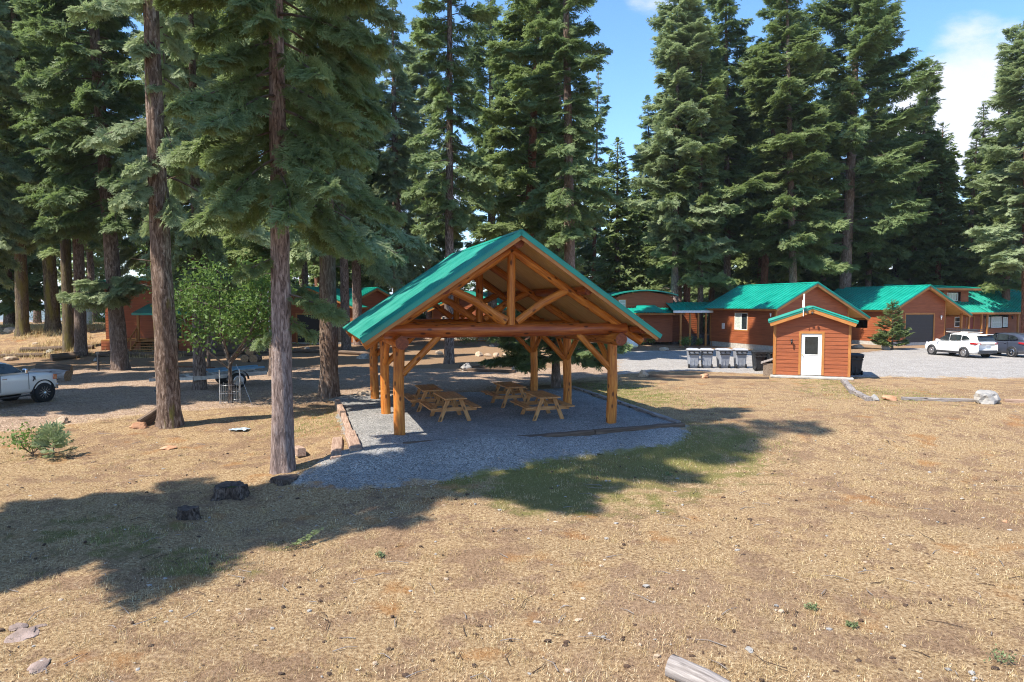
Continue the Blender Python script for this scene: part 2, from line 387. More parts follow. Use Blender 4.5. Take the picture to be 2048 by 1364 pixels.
def ground_group():
    """colour and height of the meadow: dry straw, bare soil, patches of living grass"""
    g = bpy.data.node_groups.new('meadow', 'ShaderNodeTree')
    g.interface.new_socket('Color', in_out='OUTPUT', socket_type='NodeSocketColor'); g.interface.new_socket('Height', in_out='OUTPUT', socket_type='NodeSocketFloat')
    o = N(g, 'NodeGroupOutput')
    p = vec(g, 'pos'); big = noi(g, p, .35, 4, .6); mid = noi(g, p, 1.6, 6, .65); fine = noi(g, p, 22, 6, .75); f2 = noi(g, vec(g, 'pos', (1, 1, 1)), 70, 4, .7)
    fib = noi(g, vec(g, 'pos', (60, 14, 20)), 1, 5, .7, 1.5)
    straw = ramp(g, fine, [(.34, (.085, .055, .034)), (.45, (.30, .20, .115)), (.55, (.46, .335, .20)), (.66, (.68, .55, .36))])
    soil = ramp(g, fine, [(.34, (.09, .058, .038)), (.5, (.275, .182, .118)), (.67, (.43, .31, .215))])
    grn = ramp(g, fib, [(.3, (.055, .06, .018)), (.5, (.16, .165, .05)), (.72, (.34, .32, .13))])
    c = mixc(g, mrange(g, mth(g, 'ADD', mid, mth(g, 'MULTIPLY', mth(g, 'SUBTRACT', big, .5), .5)), .47, .60), straw, soil)
    rust = mrange(g, noi(g, p, .9, 5), .58, .70, 0, .55); c = mixc(g, rust, c, (.36, .17, .065))
    da = N(g, 'ShaderNodeAttribute', attribute_name='dirt').outputs['Fac']; ga = N(g, 'ShaderNodeAttribute', attribute_name='green').outputs['Fac']
    soil2 = ramp(g, fine, [(.34, (.13, .085, .058)), (.5, (.31, .21, .138)), (.7, (.46, .34, .235))])
    dm = mrange(g, mth(g, 'ADD', da, mth(g, 'MULTIPLY', mth(g, 'SUBTRACT', mid, .5), 1.6)), .35, .75); c = mixc(g, dm, c, soil2)
    gm = mrange(g, mth(g, 'ADD', ga, mth(g, 'MULTIPLY', mth(g, 'SUBTRACT', mid, .5), 2.2)), .40, .85, 0, .85); c = mixc(g, gm, c, grn)
    c = mixc(g, mrange(g, f2, .60, .72, 0, .8), c, (.08, .055, .04))
    c = mixc(g, mrange(g, f2, .36, .27, 0, .55), c, (.66, .56, .42))
    c = mixc(g, mrange(g, big, .3, .7, 0, .22), c, (.30, .20, .12))
    h = mth(g, 'ADD', fine, mth(g, 'MULTIPLY', f2, .5))
    g.links.new(c, o.inputs[0]); g.links.new(h, o.inputs[1]); return g
GG = ground_group()
m_ground, t, b = mat('meadow', .95, .1); gn = N(t, 'ShaderNodeGroup'); gn.node_tree = GG
hs_ = N(t, 'ShaderNodeHueSaturation', ins={'Saturation': 1.08, 'Value': .84}); t.links.new(gn.outputs[0], hs_.inputs['Color'])
t.links.new(hs_.outputs[0], b.inputs['Base Color']); bump(t, b, gn.outputs[1], .8, .05)
def gravelmat(name, cols, edge=True, sc=38, tint=None):
    m, t, b = mat(name, .92, .2)
    v = N(t, 'ShaderNodeTexVoronoi', ins={'Scale': sc}); t.links.new(vec(t, 'pos'), v.inputs['Vector'])
    sp = N(t, 'ShaderNodeSeparateColor'); t.links.new(v.outputs['Color'], sp.inputs[0])
    c = ramp(t, sp.outputs[0], cols)
    big = noi(t, vec(t, 'pos'), .8, 6, .65); c = mixc(t, mrange(t, big, .35, .7, 0, .35), c, cols[0][1])
    fn = noi(t, vec(t, 'pos'), 16, 6, .75); c = mixc(t, mrange(t, fn, .56, .72, 0, .55), c, cols[0][1])
    h = v.outputs['Distance']
    if edge:
        ea = N(t, 'ShaderNodeAttribute', attribute_name='edge').outputs['Fac']; gn = N(t, 'ShaderNodeGroup'); gn.node_tree = GG
        nn = noi(t, vec(t, 'pos'), 2.2, 7, .7)
        k = mrange(t, mth(t, 'ADD', ea, mth(t, 'MULTIPLY', mth(t, 'SUBTRACT', nn, .5), 2.6)), .2, .7); c = mixc(t, k, gn.outputs[0], c)
    t.links.new(c, b.inputs['Base Color']); bump(t, b, h, .9, .03); return m
m_pad = gravelmat('grey_gravel', [(.0, (.10, .10, .10)), (.35, (.24, .235, .225)), (.7, (.36, .35, .335)), (1.0, (.50, .485, .46))], sc=44)
m_road = gravelmat('road_gravel', [(.0, (.19, .175, .16)), (.4, (.31, .29, .27)), (.75, (.39, .365, .34)), (1.0, (.50, .475, .445))], sc=30)
m_dirt = gravelmat('dirt_road', [(.0, (.15, .10, .066)), (.4, (.295, .205, .142)), (.75, (.37, .265, .19)), (1.0, (.48, .37, .28))], sc=22)

def axis(*segs):
    a = []
    for lo, hi, st in segs: a += list(np.arange(lo, hi - 1e-6, st))
    return np.array(a + [segs[-1][1]])
GX = axis((-7000, -1000, 1500), (-1000, -200, 200), (-200, -60, 10), (-60, -24, 1.2), (-24, -12, .3), (-12, 12, .14), (12, 24, .3), (24, 60, 1.2), (60, 200, 10), (200, 1000, 200), (1000, 7000, 1500))
GY = axis((-300, -20, 40), (-20, 2, 2), (2, 5, .5), (5, 24, .14), (24, 40, .35), (40, 90, 1.0), (90, 280, 10), (280, 1000, 120), (1000, 5500, 1500))
XX, YY = np.meshgrid(GX, GY)
micro = .012 * wn(XX * 1.6, YY * 1.6, 8, 24) * ((np.abs(XX) < 24) & (YY < 40))
ZZ = gh(XX, YY) + micro
dirt = np.clip(sstep(21, 25, YY) * sstep(6, -2, XX) + sstep(36, 44, YY) * .8 + .35 * sstep(14, 6, YY) * sstep(-3, 3, XX) * 0, 0, 1)
dirt = np.where((XX > 13) & (YY < 47), 0.05, dirt); dirt = dirt * (1 - .85 * sstep(-19, -25, XX) * sstep(44, 50, YY))
for (px, py, rr, a_) in ((1350, 1200, 1.3, .5), (1250, 1260, 1.0, .55), (1500, 1170, 1.4, .5), (700, 1250, 1.0, .35), (1650, 1300, 1.2, .4), (1120, 1330, .9, .5), (1800, 1180, 1.4, .35), (850, 1130, .8, .4), (1400, 1340, 1.0, .45)):
    q = P(px, py); dirt = dirt + .7 * a_ * np.exp(-((XX - q.x) ** 2 + (YY - q.y) ** 2) / rr ** 2)
green = np.zeros(XX.shape)
for (px, py, rr, a_) in ((1000, 940, 2.2, .75), (1180, 925, 2.2, .75), (1350, 910, 2.0, .6), (1100, 1010, 1.6, .45), (1450, 870, 2.2, .55), (1280, 800, 3, .6), (1220, 775, 3, .5),
                         (250, 1080, 1.6, .38), (100, 1060, 1.6, .35), (380, 1140, 1.2, .4), (560, 1120, .9, .3), (620, 850, 2.2, .45), (1330, 1010, 1.4, .3), (1750, 790, 4, .4), (1500, 960, 2.0, .25), (1450, 750, 4, .3), (1650, 765, 2, .35), (1800, 700, 4, .5)):
    q = P(px, py); green += a_ * np.exp(-((XX - q.x) ** 2 + (YY - q.y) ** 2) / rr ** 2)
def grid_faces(nx, ny):
    i = np.arange(ny - 1)[:, None] * nx + np.arange(nx - 1)[None, :]
    return np.stack([i, i + 1, i + 1 + nx, i + nx], -1).reshape(-1, 4)
me = np_mesh('ground', np.stack([XX, YY, ZZ], -1).reshape(-1, 3), grid_faces(len(GX), len(GY)), attrs={'dirt': dirt.ravel(), 'green': green.ravel()}, smooth=True)
tag(link_mesh('ground', me, None, [m_ground]), kind='structure')

def sheet(name, poly, m, off, hfun=None, wob=.5, fade=.8, grow=.6):
    """a sheet laid on the ground grid inside a ragged outline"""
    S = sdist(poly, XX, YY) + wob * .35 * wn(XX * .8, YY * .8)
    cell = (S > -grow); keep = cell[:-1, :-1] & cell[1:, :-1] & cell[:-1, 1:] & cell[1:, 1:]
    F = grid_faces(len(GX), len(GY))[keep.ravel()]
    Z = ZZ + off + (0 if hfun is None else hfun(XX, YY, S)) - .07 * sstep(-grow * .25, -grow * .95, S)
    used = np.unique(F); mp_ = np.zeros(XX.size, int); mp_[used] = np.arange(len(used))
    V = np.stack([XX, YY, Z], -1).reshape(-1, 3)[used]
    me = np_mesh(name, V, mp_[F], attrs={'edge': np.clip((S.ravel()[used] + grow) / fade, 0, 1), 'dirt': dirt.ravel()[used], 'green': green.ravel()[used]}, smooth=True)
    return tag(link_mesh(name, me, None, [m]), kind='structure')
top = [(-900, 742), (0, 742), (300, 733), (560, 735), (760, 735), (1000, 742), (1120, 735), (1230, 704), (1330, 699)]
bot = [(1330, 742), (1230, 747), (1130, 765), (1000, 778), (800, 790), (690, 800), (520, 812), (330, 826), (150, 845), (0, 860), (-900, 880)]
sheet('dirt_road', [tuple(P(*q)[:2]) for q in top + bot], m_dirt, .006, wob=.7, fade=1.3)
top = [(1235, 703), (1400, 699), (1560, 704), (1700, 708), (1800, 697), (1900, 697), (2100, 700), (2600, 700)]
bot = [(2600, 765), (2048, 757), (1740, 753), (1560, 749), (1380, 742), (1235, 748)]
sheet('gravel_road', [tuple(P(*q)[:2]) for q in top + bot], m_road, .012, wob=.7, fade=1.2)
# gravel pad with its spilled slope in front
pad = [from_uv(-1.35, 8.6), from_uv(-1.35, -1.3), tuple(P(640, 925)[:2]), tuple(P(592, 966)[:2]), tuple(P(700, 975)[:2]), tuple(P(850, 963)[:2]), tuple(P(980, 940)[:2]),
       tuple(P(1120, 915)[:2]), tuple(P(1255, 900)[:2]), tuple(P(1345, 880)[:2]), from_uv(8.05, -.9), from_uv(8.35, 8.6)]
def pad_h(X, Y, S):
    u, v = to_uv(X, Y)
    spill = .012 + .07 * sstep(.2, 1.2, S) * sstep(5.2, 3.0, u) + .16 * np.exp(-((u - 1.7) / 1.3) ** 2 - ((v + 1.9) / .7) ** 2) + .12 * np.exp(-((u + 1.0) / 1.0) ** 2 - ((v + 2.2) / .8) ** 2)
    flat = .05 * sstep(0, .5, S)
    k = sstep(-1.0, -1.6, v); return spill * k + flat * (1 - k) + .008 * np.sin(X * 23) * np.sin(Y * 19)
sheet('gravel_pad', pad, m_pad, .015, pad_h, wob=.45, fade=.55, grow=.35)

mb_g = MB(); r_ = random.Random(15)
for i in range(1500):
    k = r_.random()
    if k < .75:
        a_, b_ = pad[r_.randrange(2, 9)], None; j_ = pad.index(a_); b_ = pad[j_ + 1]; f_ = r_.random(); x = a_[0] + (b_[0] - a_[0]) * f_ + r_.gauss(0, .22); y = a_[1] + (b_[1] - a_[1]) * f_ + r_.gauss(0, .22)
    else: x, y = from_uv(r_.uniform(-1.2, 8), r_.uniform(-3, 1))
    s_ = .009 + .018 * r_.random() ** 3; X_, Y_ = np.array([[x]]), np.array([[y]]); S_i = float(sdist(pad, X_, Y_)[0, 0]); z = float(gh(x, y)) + (.015 + float(pad_h(X_, Y_, np.array([[S_i]]))[0, 0]) if S_i > .05 else .0)
    c_ = Vector((x, y, z)); q_ = [c_ + Vector(v) * s_ for v in ((1.2, 0, 0), (-.3, 1, 0), (-1, -.2, 0), (.2, -.9, 0), (.1, .1, .8))]
    mb_g.add(q_, [(0, 1, 4), (1, 2, 4), (2, 3, 4), (3, 0, 4)], r_.randrange(2))
tag(mb_g.build('loose_gravel', [ROCKG, ROCKT]), 'loose stones spilling from the gravel pad into the grass', 'gravel', kind='stuff')
# distant hills
def hills(name, y0, h, seed, x0, x1, z0):
    r = np.random.default_rng(seed); xs = np.linspace(x0, x1, 90); nrow = 7; V = []
    prof = sum(np.sin(xs * f_ + r.uniform(0, 6)) * a_ for f_, a_ in ((.0004, .45), (.0011, .3), (.003, .16), (.009, .06)))
    prof = h * (.8 + .35 * prof)
    for j in range(nrow):
        f_ = j / (nrow - 1); V += [(x, y0 + 1500 * f_ + 80 * math.sin(x * .004 + j), z0 + (p - z0) * math.sin(f_ * PI / 2) ** 1.2) for x, p in zip(xs, prof)]
    m, t, b = mat('wooded_' + name, .95, .1); f_ = noi(t, vec(t, 'pos', (.01, .01, .01)), 1, 6)
    t.links.new(ramp(t, f_, [(.3, (.04, .07, .04)), (.7, (.10, .12, .06))]), b.inputs['Base Color'])
    me = np_mesh(name, np.array(V), grid_faces(90, nrow), smooth=True); tag(link_mesh(name, me, None, [m]), kind='structure')
hills('hills', 3300, 30, 4, -5500, 5500, -72)

# ------------------------------------------------------------------ dry grass blades and litter (uncountable)
def blades(name, n, cols, lab, region, hmin, hmax, wid, flat=.55, gmask=None, seed=1):
    r = np.random.default_rng(seed)
    X, Y = region(r, n)
    if gmask is not None:
        k = gmask(X, Y, r); X, Y = X[k], Y[k]
    n = len(X); Z = gh(X, Y) + .0
    u_, v_ = to_uv(X, Y)
    ok = ~inside(pad, X, Y); X, Y, Z = X[ok], Y[ok], Z[ok]; n = len(X)
    a = r.uniform(0, 2 * PI, n); L = r.uniform(hmin, hmax, n) * (1 + .0 * Y); tilt = r.beta(2, 2, n) * (PI / 2) * flat * 1.6
    tilt = np.clip(tilt, 0, 1.45)
    dx, dy, dz = np.cos(a) * np.sin(tilt), np.sin(a) * np.sin(tilt), np.cos(tilt)
    w = wid * r.uniform(.6, 1.3, n) * (1 + Y * .045); b2 = a + PI / 2 + r.normal(0, .4, n)
    p0 = np.stack([X - np.cos(b2) * w, Y - np.sin(b2) * w, Z - .005], -1); p1 = np.stack([X + np.cos(b2) * w, Y + np.sin(b2) * w, Z - .005], -1)
    p2 = np.stack([X + dx * L, Y + dy * L, Z + dz * L * .8 + .01], -1)
    V = np.stack([p0, p1, p2], 1).reshape(-1, 3); F = np.arange(3 * n).reshape(-1, 3); tint = np.repeat(r.uniform(0, 1, n), 3)
    m, t, b = mat(name, .85, .15); at = N(t, 'ShaderNodeAttribute', attribute_name='tint').outputs['Fac']
    t.links.new(ramp(t, at, cols), b.inputs['Base Color'])
    me = np_mesh(name, V, F, attrs={'tint': tint}); tag(link_mesh(name, me, None, [m]), lab, 'grass', kind='stuff')
def reg(ymin, ymax, power=1.6, wide=.80):
    def f(r, n):
        t = r.uniform(0, 1, n); Y = ymin + (ymax - ymin) * t ** power; X = r.uniform(-wide, wide, n) * (Y + .5); return X, Y
    return f
def patchy(thr, s=1.0):
    def f(X, Y, r): return (wn(X * s, Y * s) * .6 + r.normal(0, .5, len(X))) > thr
    return f
blades('dry_grass', 330000, [(0, (.15, .09, .045)), (.35, (.35, .235, .125)), (.75, (.53, .39, .22)), (1, (.76, .65, .44))], 'short dry straw coloured grass over the meadow', reg(5.5, 30, 1.5), .02, .075, .0017, .8, patchy(-.05, .9), 3)
def gm(X, Y, r):
    g = np.zeros(X.shape)
    for (px, py, rr) in ((1000, 935, 1.6), (1150, 920, 1.6), (1300, 905, 1.6), (1450, 880, 1.8), (1280, 800, 3), (1220, 775, 3), (250, 1080, .7), (390, 1140, .7), (620, 850, 2.0), (1660, 765, 1.5), (1750, 790, 3)):
        q = P(px, py); g = np.maximum(g, np.exp(-((X - q.x) ** 2 + (Y - q.y) ** 2) / rr ** 2))
    return (g * 1.1 + .35 * wn(X * 1.5, Y * 1.5) * g + r.uniform(-.5, .12, len(X))) > .42
blades('green_grass', 260000, [(0, (.10, .14, .03)), (.5, (.20, .23, .06)), (1, (.36, .34, .13))], 'patches of living green grass in the meadow', reg(6, 34, 1.1), .03, .09, .0028, .5, gm, 5)
def tufts(r, n):
    m_ = 2600; cy = 5.6 + 22 * r.uniform(0, 1, m_) ** 1.35; cx = r.uniform(-.8, .8, m_) * cy; k = r.integers(0, m_, n); s_ = r.uniform(.03, .11, m_)[k]
    return cx[k] + r.normal(0, 1, n) * s_, cy[k] + r.normal(0, 1, n) * s_
blades('grass_tufts', 75000, [(0, (.18, .13, .05)), (.4, (.38, .27, .12)), (.8, (.55, .42, .22)), (1, (.74, .62, .40))], 'clumps of longer dry grass standing in the meadow', tufts, .035, .11, .0016, .55, lambda X, Y, r: wn(X * .7, Y * .7) > -.9, 9)
def tall(r, n):
    X = r.uniform(-62, -22, n); Y = r.uniform(44, 60, n); return X, Y
blades('tall_dry_grass', 60000, [(0, (.30, .22, .10)), (.5, (.50, .38, .18)), (1, (.66, .54, .30))], 'tall dry grass on the far left bank', tall, .2, .6, .004, .3, lambda X, Y, r: wn(X * .6, Y * .6) > -.1, 6)

def blob(c, size, seed, sub=2, rough=.28, flat_bottom=True):
    import bmesh
    bm = bmesh.new(); bmesh.ops.create_icosphere(bm, subdivisions=sub, radius=1.0)
    for v in bm.verts:
        n = v.co.copy(); d = 1 + rough * mnoise.noise(n * 1.3 + Vector((seed * 3.1, seed, 0))) * 1.6 + rough * .5 * mnoise.noise(n * 3.1 + Vector((seed, 0, seed)))
        # cleave a few flat faces
        for k in range(4):
            rr = random.Random(seed * 10 + k); ax = Vector((rr.uniform(-1, 1), rr.uniform(-1, 1), rr.uniform(-.3, 1))).normalized(); q = n.dot(ax) * d
            if q > .72: d *= 1 - (q - .72) / max(q, .01) * .9
        v.co = Vector((n.x * d * size[0], n.y * d * size[1], max(n.z * d, -.45) * size[2]))
    vs = [v.co + Vector(c) for v in bm.verts]; fs = [tuple(v.index for v in f.verts) for f in bm.faces]; bm.free(); return vs, fs
# small stones and cones scattered in the foreground: one litter object
mb_st = MB()
r_ = random.Random(5)
for i in range(1900):
    y = 5.8 + 13 * r_.random() ** 1.5; x = r_.uniform(-.8, .8) * y; s = .010 + .03 * r_.random() ** 4
    if inside(pad, np.array(x), np.array(y)): continue
    vs, fs = blob((x, y, float(gh(x, y)) + s * .2), (s * r_.uniform(.8, 1.7), s, s * .7), i, 1)
    mb_st.add(vs, fs, 1 if r_.random() < .6 else (0 if r_.random() < .6 else 2), None)
CONE = plain('cone_brown', (.06, .035, .022), .9, vary=.3)
tag(mb_st.build('ground_litter', [ROCKG, CONE, ROCKT]), 'small stones and fallen cones strewn over the meadow', 'litter', kind='stuff')
def twigs(n, seed):
    rr = random.Random(seed); mb = MB()
    for i in range(n):
        y = 5.8 + 18 * rr.random() ** 1.4; x = rr.uniform(-.8, .8) * y
        if inside(pad, np.array(x), np.array(y)): continue
        a = rr.uniform(0, PI); L = rr.uniform(.08, .45); z = float(gh(x, y)) + .02
        d = Vector((math.cos(a), math.sin(a), 0)) * L; k = Vector((-d.y, d.x, 0)) * rr.uniform(-.2, .2)
        mb.tube([(x, y, z), Vector((x, y, z + .01)) + d * .5 + k, Vector((x, y, z)) + d], [.006, .005, .002], 5, rr.choice((0, 0, 1)))
    return mb
tag(twigs(260, 3).build('fallen_twigs', [GREYLOG, CONE]), 'thin dead twigs lying in the dry grass', 'twigs', kind='stuff')

# ------------------------------------------------------------------ trees
def spray_proto(seed, n=9, width=.10, two=True):
    """flat fir spray of unit length along +x: quads (k,4,3) and tip values"""
    r = np.random.default_rng(seed); q = []; tp = []
    def leaf(p, a, L, w, zt):
        d = np.array([math.cos(a), math.sin(a), zt]); s = np.array([-math.sin(a), math.cos(a), r.uniform(-.35, .35)])
        b = p + d * L * .08; c = p + d * L
        q.append([b, p + d * L * .45 + s * w * .5, c, p + d * L * .45 - s * w * .5]); tp.append([.05, .4, 1.0, .4])
    leaf(np.array([.45, 0, 0]), 0, .6, width, -.05)
    for i in range(n):
        t = (i + .5) / n
        for sd in (-1, 1):
            a = sd * (math.radians(58) - .25 * t + r.normal(0, .12)); L = (.46 * (1 - t) ** .8 + .14) * r.uniform(.75, 1.2); p = np.array([t * .86, 0, r.uniform(-.02, .02)])
            if two and L > .30:
                for k in range(3):
                    f = .3 + .25 * k; pp = p + np.array([math.cos(a), math.sin(a), -.08]) * L * f
                    leaf(pp, a + sd * r.uniform(-.75, -.4), L * .42 * (1 - f * .4), width * .75, r.uniform(-.25, .1)); leaf(pp, a + sd * r.uniform(.3, .7), L * .42 * (1 - f * .4), width * .75, r.uniform(-.25, .1))
            leaf(p, a, L, width, r.uniform(-.2, .08))
    return np.array(q), np.array(tp)
PROTO_FINE = [spray_proto(i, 11, .055) for i in range(4)]
PROTO_MID = [spray_proto(10 + i, 7, .085) for i in range(4)]
PROTO_FAR = [spray_proto(20 + i, 4, .24, False) for i in range(4)]

def crown_mesh(name, H, start, Rr, seed, per_m=6, droop=.35, up=.25, spray=.55, step=.16, protos=PROTO_MID, shape=.85, sparse=0, hang=.35, low=None, tips=None, needle=FIR, twig_r=.022, side=None, inner=.22, az=None):
    r = np.random.default_rng(seed); O, Xa, Ya, Za, Sc, Ti, Pi = [], [], [], [], [], [], []; mb = MB()
    h = start; az_ = r.uniform(0, 6.28); br = []
    while h < H - .3:
        br.append((h, az_, None)); h += 1.0 / per_m * r.uniform(.6, 1.4); az_ += 2.4 + r.normal(0, .3)
    for l in (low or []): br.append(l)
    gapc = [(r.uniform(start, H), r.uniform(0, 6.28), r.uniform(.8, 1.8)) for _ in range(int(6 * sparse * 4))]
    for h, a, Lf in br:
        t = min(1, max(0, (h - start) / (H - start)))
        L = Rr * ((1 - t) ** shape) * (0.72 + .28 * min(1, t * 6 + .3)) * r.uniform(.68, 1.15) + .22
        if side: L *= side(a, h)
        if Rr > 1.6: L *= 1 + .38 * mnoise.noise(Vector((math.cos(a) * 1.1, math.sin(a) * 1.1, h * .42)) + Vector((seed * 3.7, 0, 0)))
        if Lf: L = Lf
        elif any(abs(h - g[0]) < g[2] and math.cos(a - g[1]) > .5 for g in gapc): L *= r.uniform(.25, .6)
        el = -droop * (1 - t) ** 1.2 + up * t * 1.8 + r.normal(0, .09); nseg = max(3, int(L / .45)); ds = L / nseg
        p = np.array([0, 0, h], float); pts = [p.copy()]; dirs = []; aa = a
        for k in range(nseg):
            f = k / nseg; e = el - droop * .55 * math.sin(f * PI * .9) + up * .9 * f ** 2.5; aa += r.normal(0, .07)
            d = np.array([math.cos(aa) * math.cos(e), math.sin(aa) * math.cos(e), math.sin(e)]); dirs.append(d); p = p + d * ds; pts.append(p.copy())
        mb.tube([Vector(q) for q in pts], [twig_r * (1.5 if L > 2 else 1) * (1 - .8 * i / nseg) + .004 for i in range(nseg + 1)], 4)
        s = max(.25, inner * L) if L > 1 else .1
        bt = r.normal(0, .15)
        while s < L:
            k = min(int(s / ds), nseg - 1); f = s / ds - k; q = pts[k] * (1 - f) + pts[k + 1] * f; d = dirs[k]
            sdv = np.array([-d[1], d[0], 0]); sdv /= np.linalg.norm(sdv) + 1e-9; rem = (L - s) / L
            ln = spray * (.55 + .75 * math.sin(PI * min(1, .15 + rem * .95)) ) * r.uniform(.7, 1.25) * min(1, .35 + L / 2.2)
            for sg in (-1, 1, 0):
                if sg == 0 and r.uniform() > .45: continue
                ang = sg * r.uniform(.7, 1.15) if sg else r.normal(0, .35)
                x = d * math.cos(ang) + sdv * math.sin(ang); x = x + np.array([0, 0, -hang * r.uniform(.1, 1.3) * (1 if sg else .3)]); x /= np.linalg.norm(x)
                upv = np.array([0, 0, 1.0]) + sdv * sg * r.uniform(-.3, .9) + r.normal(0, .42, 3); y = np.cross(upv, x); y /= np.linalg.norm(y) + 1e-9; z = np.cross(x, y)
                O.append(q + r.normal(0, .015, 3)); Xa.append(x); Ya.append(y); Za.append(z); Sc.append(ln); Ti.append(np.clip(.5 + bt + r.normal(0, .22), 0, .95 if r.uniform() > .012 else 1)); Pi.append(r.integers(4))
            s += step * r.uniform(.7, 1.3)
        O.append(pts[-1] - dirs[-1] * .1); x = dirs[-1]; y = np.cross([0, 0, 1], x); y /= np.linalg.norm(y) + 1e-9; Xa.append(x); Ya.append(y); Za.append(np.cross(x, y)); Sc.append(spray * min(1, .4 + L / 2.2)); Ti.append(.6); Pi.append(0)
    for k in range(5 if H > .1 else 0):
        a = k * 1.256; x = np.array([math.cos(a) * .25, math.sin(a) * .25, 1]); x /= np.linalg.norm(x); y = np.cross([0, 1, .1], x); y /= np.linalg.norm(y)
        O.append(np.array([0, 0, H - .6])); Xa.append(x); Ya.append(y); Za.append(np.cross(x, y)); Sc.append(.8); Ti.append(.5); Pi.append(0)
    O, Xa, Ya, Za, Sc, Ti, Pi = map(np.array, (O, Xa, Ya, Za, Sc, Ti, Pi)); Vs, At, Tp = [], [], []
    for i in range(4):
        k = Pi == i; q, tp = protos[i]; qq = q.reshape(-1, 3)
        v = O[k][:, None] + Sc[k][:, None, None] * (qq[None, :, 0:1] * Xa[k][:, None] + qq[None, :, 1:2] * Ya[k][:, None] + (qq[None, :, 2:3] - .12 * qq[None, :, 0:1] ** 2) * Za[k][:, None])
        Vs.append(v.reshape(-1, 3)); At.append(np.repeat(Ti[k], len(qq))); Tp.append(np.tile(tp.ravel(), k.sum()))
    V = np.concatenate(Vs); at = np.concatenate(At); tp = np.concatenate(Tp); nq = len(V) // 4
    bv = np.array([tuple(v) for v in mb.v]); bf = np.array([f for f in mb.f if len(f) == 4]); 
    F = np.concatenate([np.arange(nq * 4).reshape(-1, 4), bf + len(V)]); VV = np.concatenate([V, bv]); lc = np.concatenate([V, np.array(mb.lc)])
    mi = np.concatenate([np.zeros(nq, int), np.ones(len(bf), int)])
    me = np_mesh(name, VV, F, lc=lc, attrs={'tint': np.concatenate([at, np.full(len(bv), .5)]), 'tip': np.concatenate([tp, np.zeros(len(bv))])}, mi=mi)
    me.materials.append(needle); me.materials.append(TWIG); return me
def trunk_mesh(name, H, r0, seed, m=None, n=20, rings=60, flare=.36, wob=.05, lean=0.0, stubs=0, top=.02):
    mb = MB(); rr = random.Random(seed); pts = []; rs = []; K = 14
    ph = [rr.uniform(0, 6.28) for _ in range(3)]
    for i in range(K + 1):
        t = i / K; z = H * t; pts.append((lean * math.sin(t * 2.2 + ph[0] * .1) + .04 * math.sin(t * 5 + ph[0]) * t, .04 * math.cos(t * 4 + ph[1]) * t, z - .25 * (i == 0))); rs.append(r0 * (1 - t) ** .85 + top * t)
    def fl(t, th, r):
        z = t * H; e = math.exp(-z / .45) * flare; return r * (1 + e * (.75 + .45 * math.sin(th * 3 + ph[0]) + .25 * math.sin(th * 5 + ph[1])) + .03 * math.sin(th * 7 + z * .7) + .02 * math.sin(th * 11 - z * .9))
    mb.tube(pts, rs, n, wob=wob, seed=seed, rings=rings, flare=fl)
    for i in range(stubs):
        z = rr.uniform(H * .12, H * .5); a = rr.uniform(0, 6.28); L = rr.uniform(.3, 1.4); d = Vector((math.cos(a), math.sin(a), rr.uniform(-.3, .3)))
        p = Vector((lean * math.sin(z / H * 2.2 + ph[0] * .1), 0, z)); mb.tube([p, p + d * L * .6, p + d * L + Vector((0, 0, rr.uniform(-.2, .1)))], [.022, .014, .004], 5)
    me = bpy.data.meshes.new(name); me.from_pydata([tuple(v) for v in mb.v], [], mb.f); me.polygons.foreach_set('use_smooth', mb.sm)
    a = me.attributes.new('lc', 'FLOAT_VECTOR', 'POINT'); a.data.foreach_set('vector', np.array(mb.lc, np.float32).ravel()); me.materials.append(m or BARK); me.update(); return me

_tk = {}
def tree(name, label, pos, crown, H, r_base, bm=BARK, rz=0, scale=1.0, group='conifers around the clearing', lean=0.0, seed=None, cat='tree', stubs=6, rings=60, n=18, wid=None):
    """crown: a shared crown mesh of height H"""
    o = thing(name, label, cat, pos, rz, group); s = scale; o.rotation_euler = (R(1.6) * math.sin(pos[0] * 7.3), R(1.8) * math.sin(pos[1] * 5.1 + pos[0]) * (1 if stubs else 1.5), rz) if pos[1] > 35 else (0, 0, rz); o.scale = (s * (wid or 1), s * (wid or 1), s)
    key = (round(H), bm.name, seed or 0, lean)
    if key not in _tk: _tk[key] = trunk_mesh('trunk', H, .3, (seed or 0) + int(H), bm, n, rings, lean=lean, stubs=stubs)
    tk = link_mesh('trunk', _tk[key], o); k = r_base / .3 / s / (wid or 1); tk.scale = (k, k, 1)
    link_mesh('crown', crown, o); return o

# crown meshes (each is used for several trees)
cA = crown_mesh('crown_near', 22.5, 6.4, 3.0, 11, per_m=8, droop=.42, up=.12, spray=.46, step=.085, protos=PROTO_FINE, hang=.6, shape=.75, needle=FIR, side=lambda a, h: .78 if math.cos(a + .3) < -.35 else 1.0,
                low=[(4.1, -.35, 1.35), (3.6, .1, .8), (3.3, 2.9, .6), (4.9, 3.4, .9)])
cB = crown_mesh('crown_limbed', 27, 6.8, 3.3, 12, per_m=4.2, droop=.5, up=.10, spray=.46, step=.10, protos=PROTO_FINE, hang=.7, shape=.6, sparse=.8, needle=FIRB)
cC = crown_mesh('crown_tall', 34, 8.5, 4.1, 13, per_m=6.5, droop=.35, up=.18, spray=.8, step=.19, hang=.45, shape=.75, sparse=.4, needle=FIRD)
cD = crown_mesh('crown_dense', 32, 8.2, 4.5, 14, per_m=7, droop=.22, up=.30, spray=.95, step=.21, sparse=.6, hang=.35, shape=.62, needle=FIRB)
cD2 = crown_mesh('crown_dense', 31, 6.5, 4.1, 24, sparse=.8, per_m=6.5, droop=.25, up=.30, spray=.95, step=.20, hang=.4, shape=.7, needle=FIR)
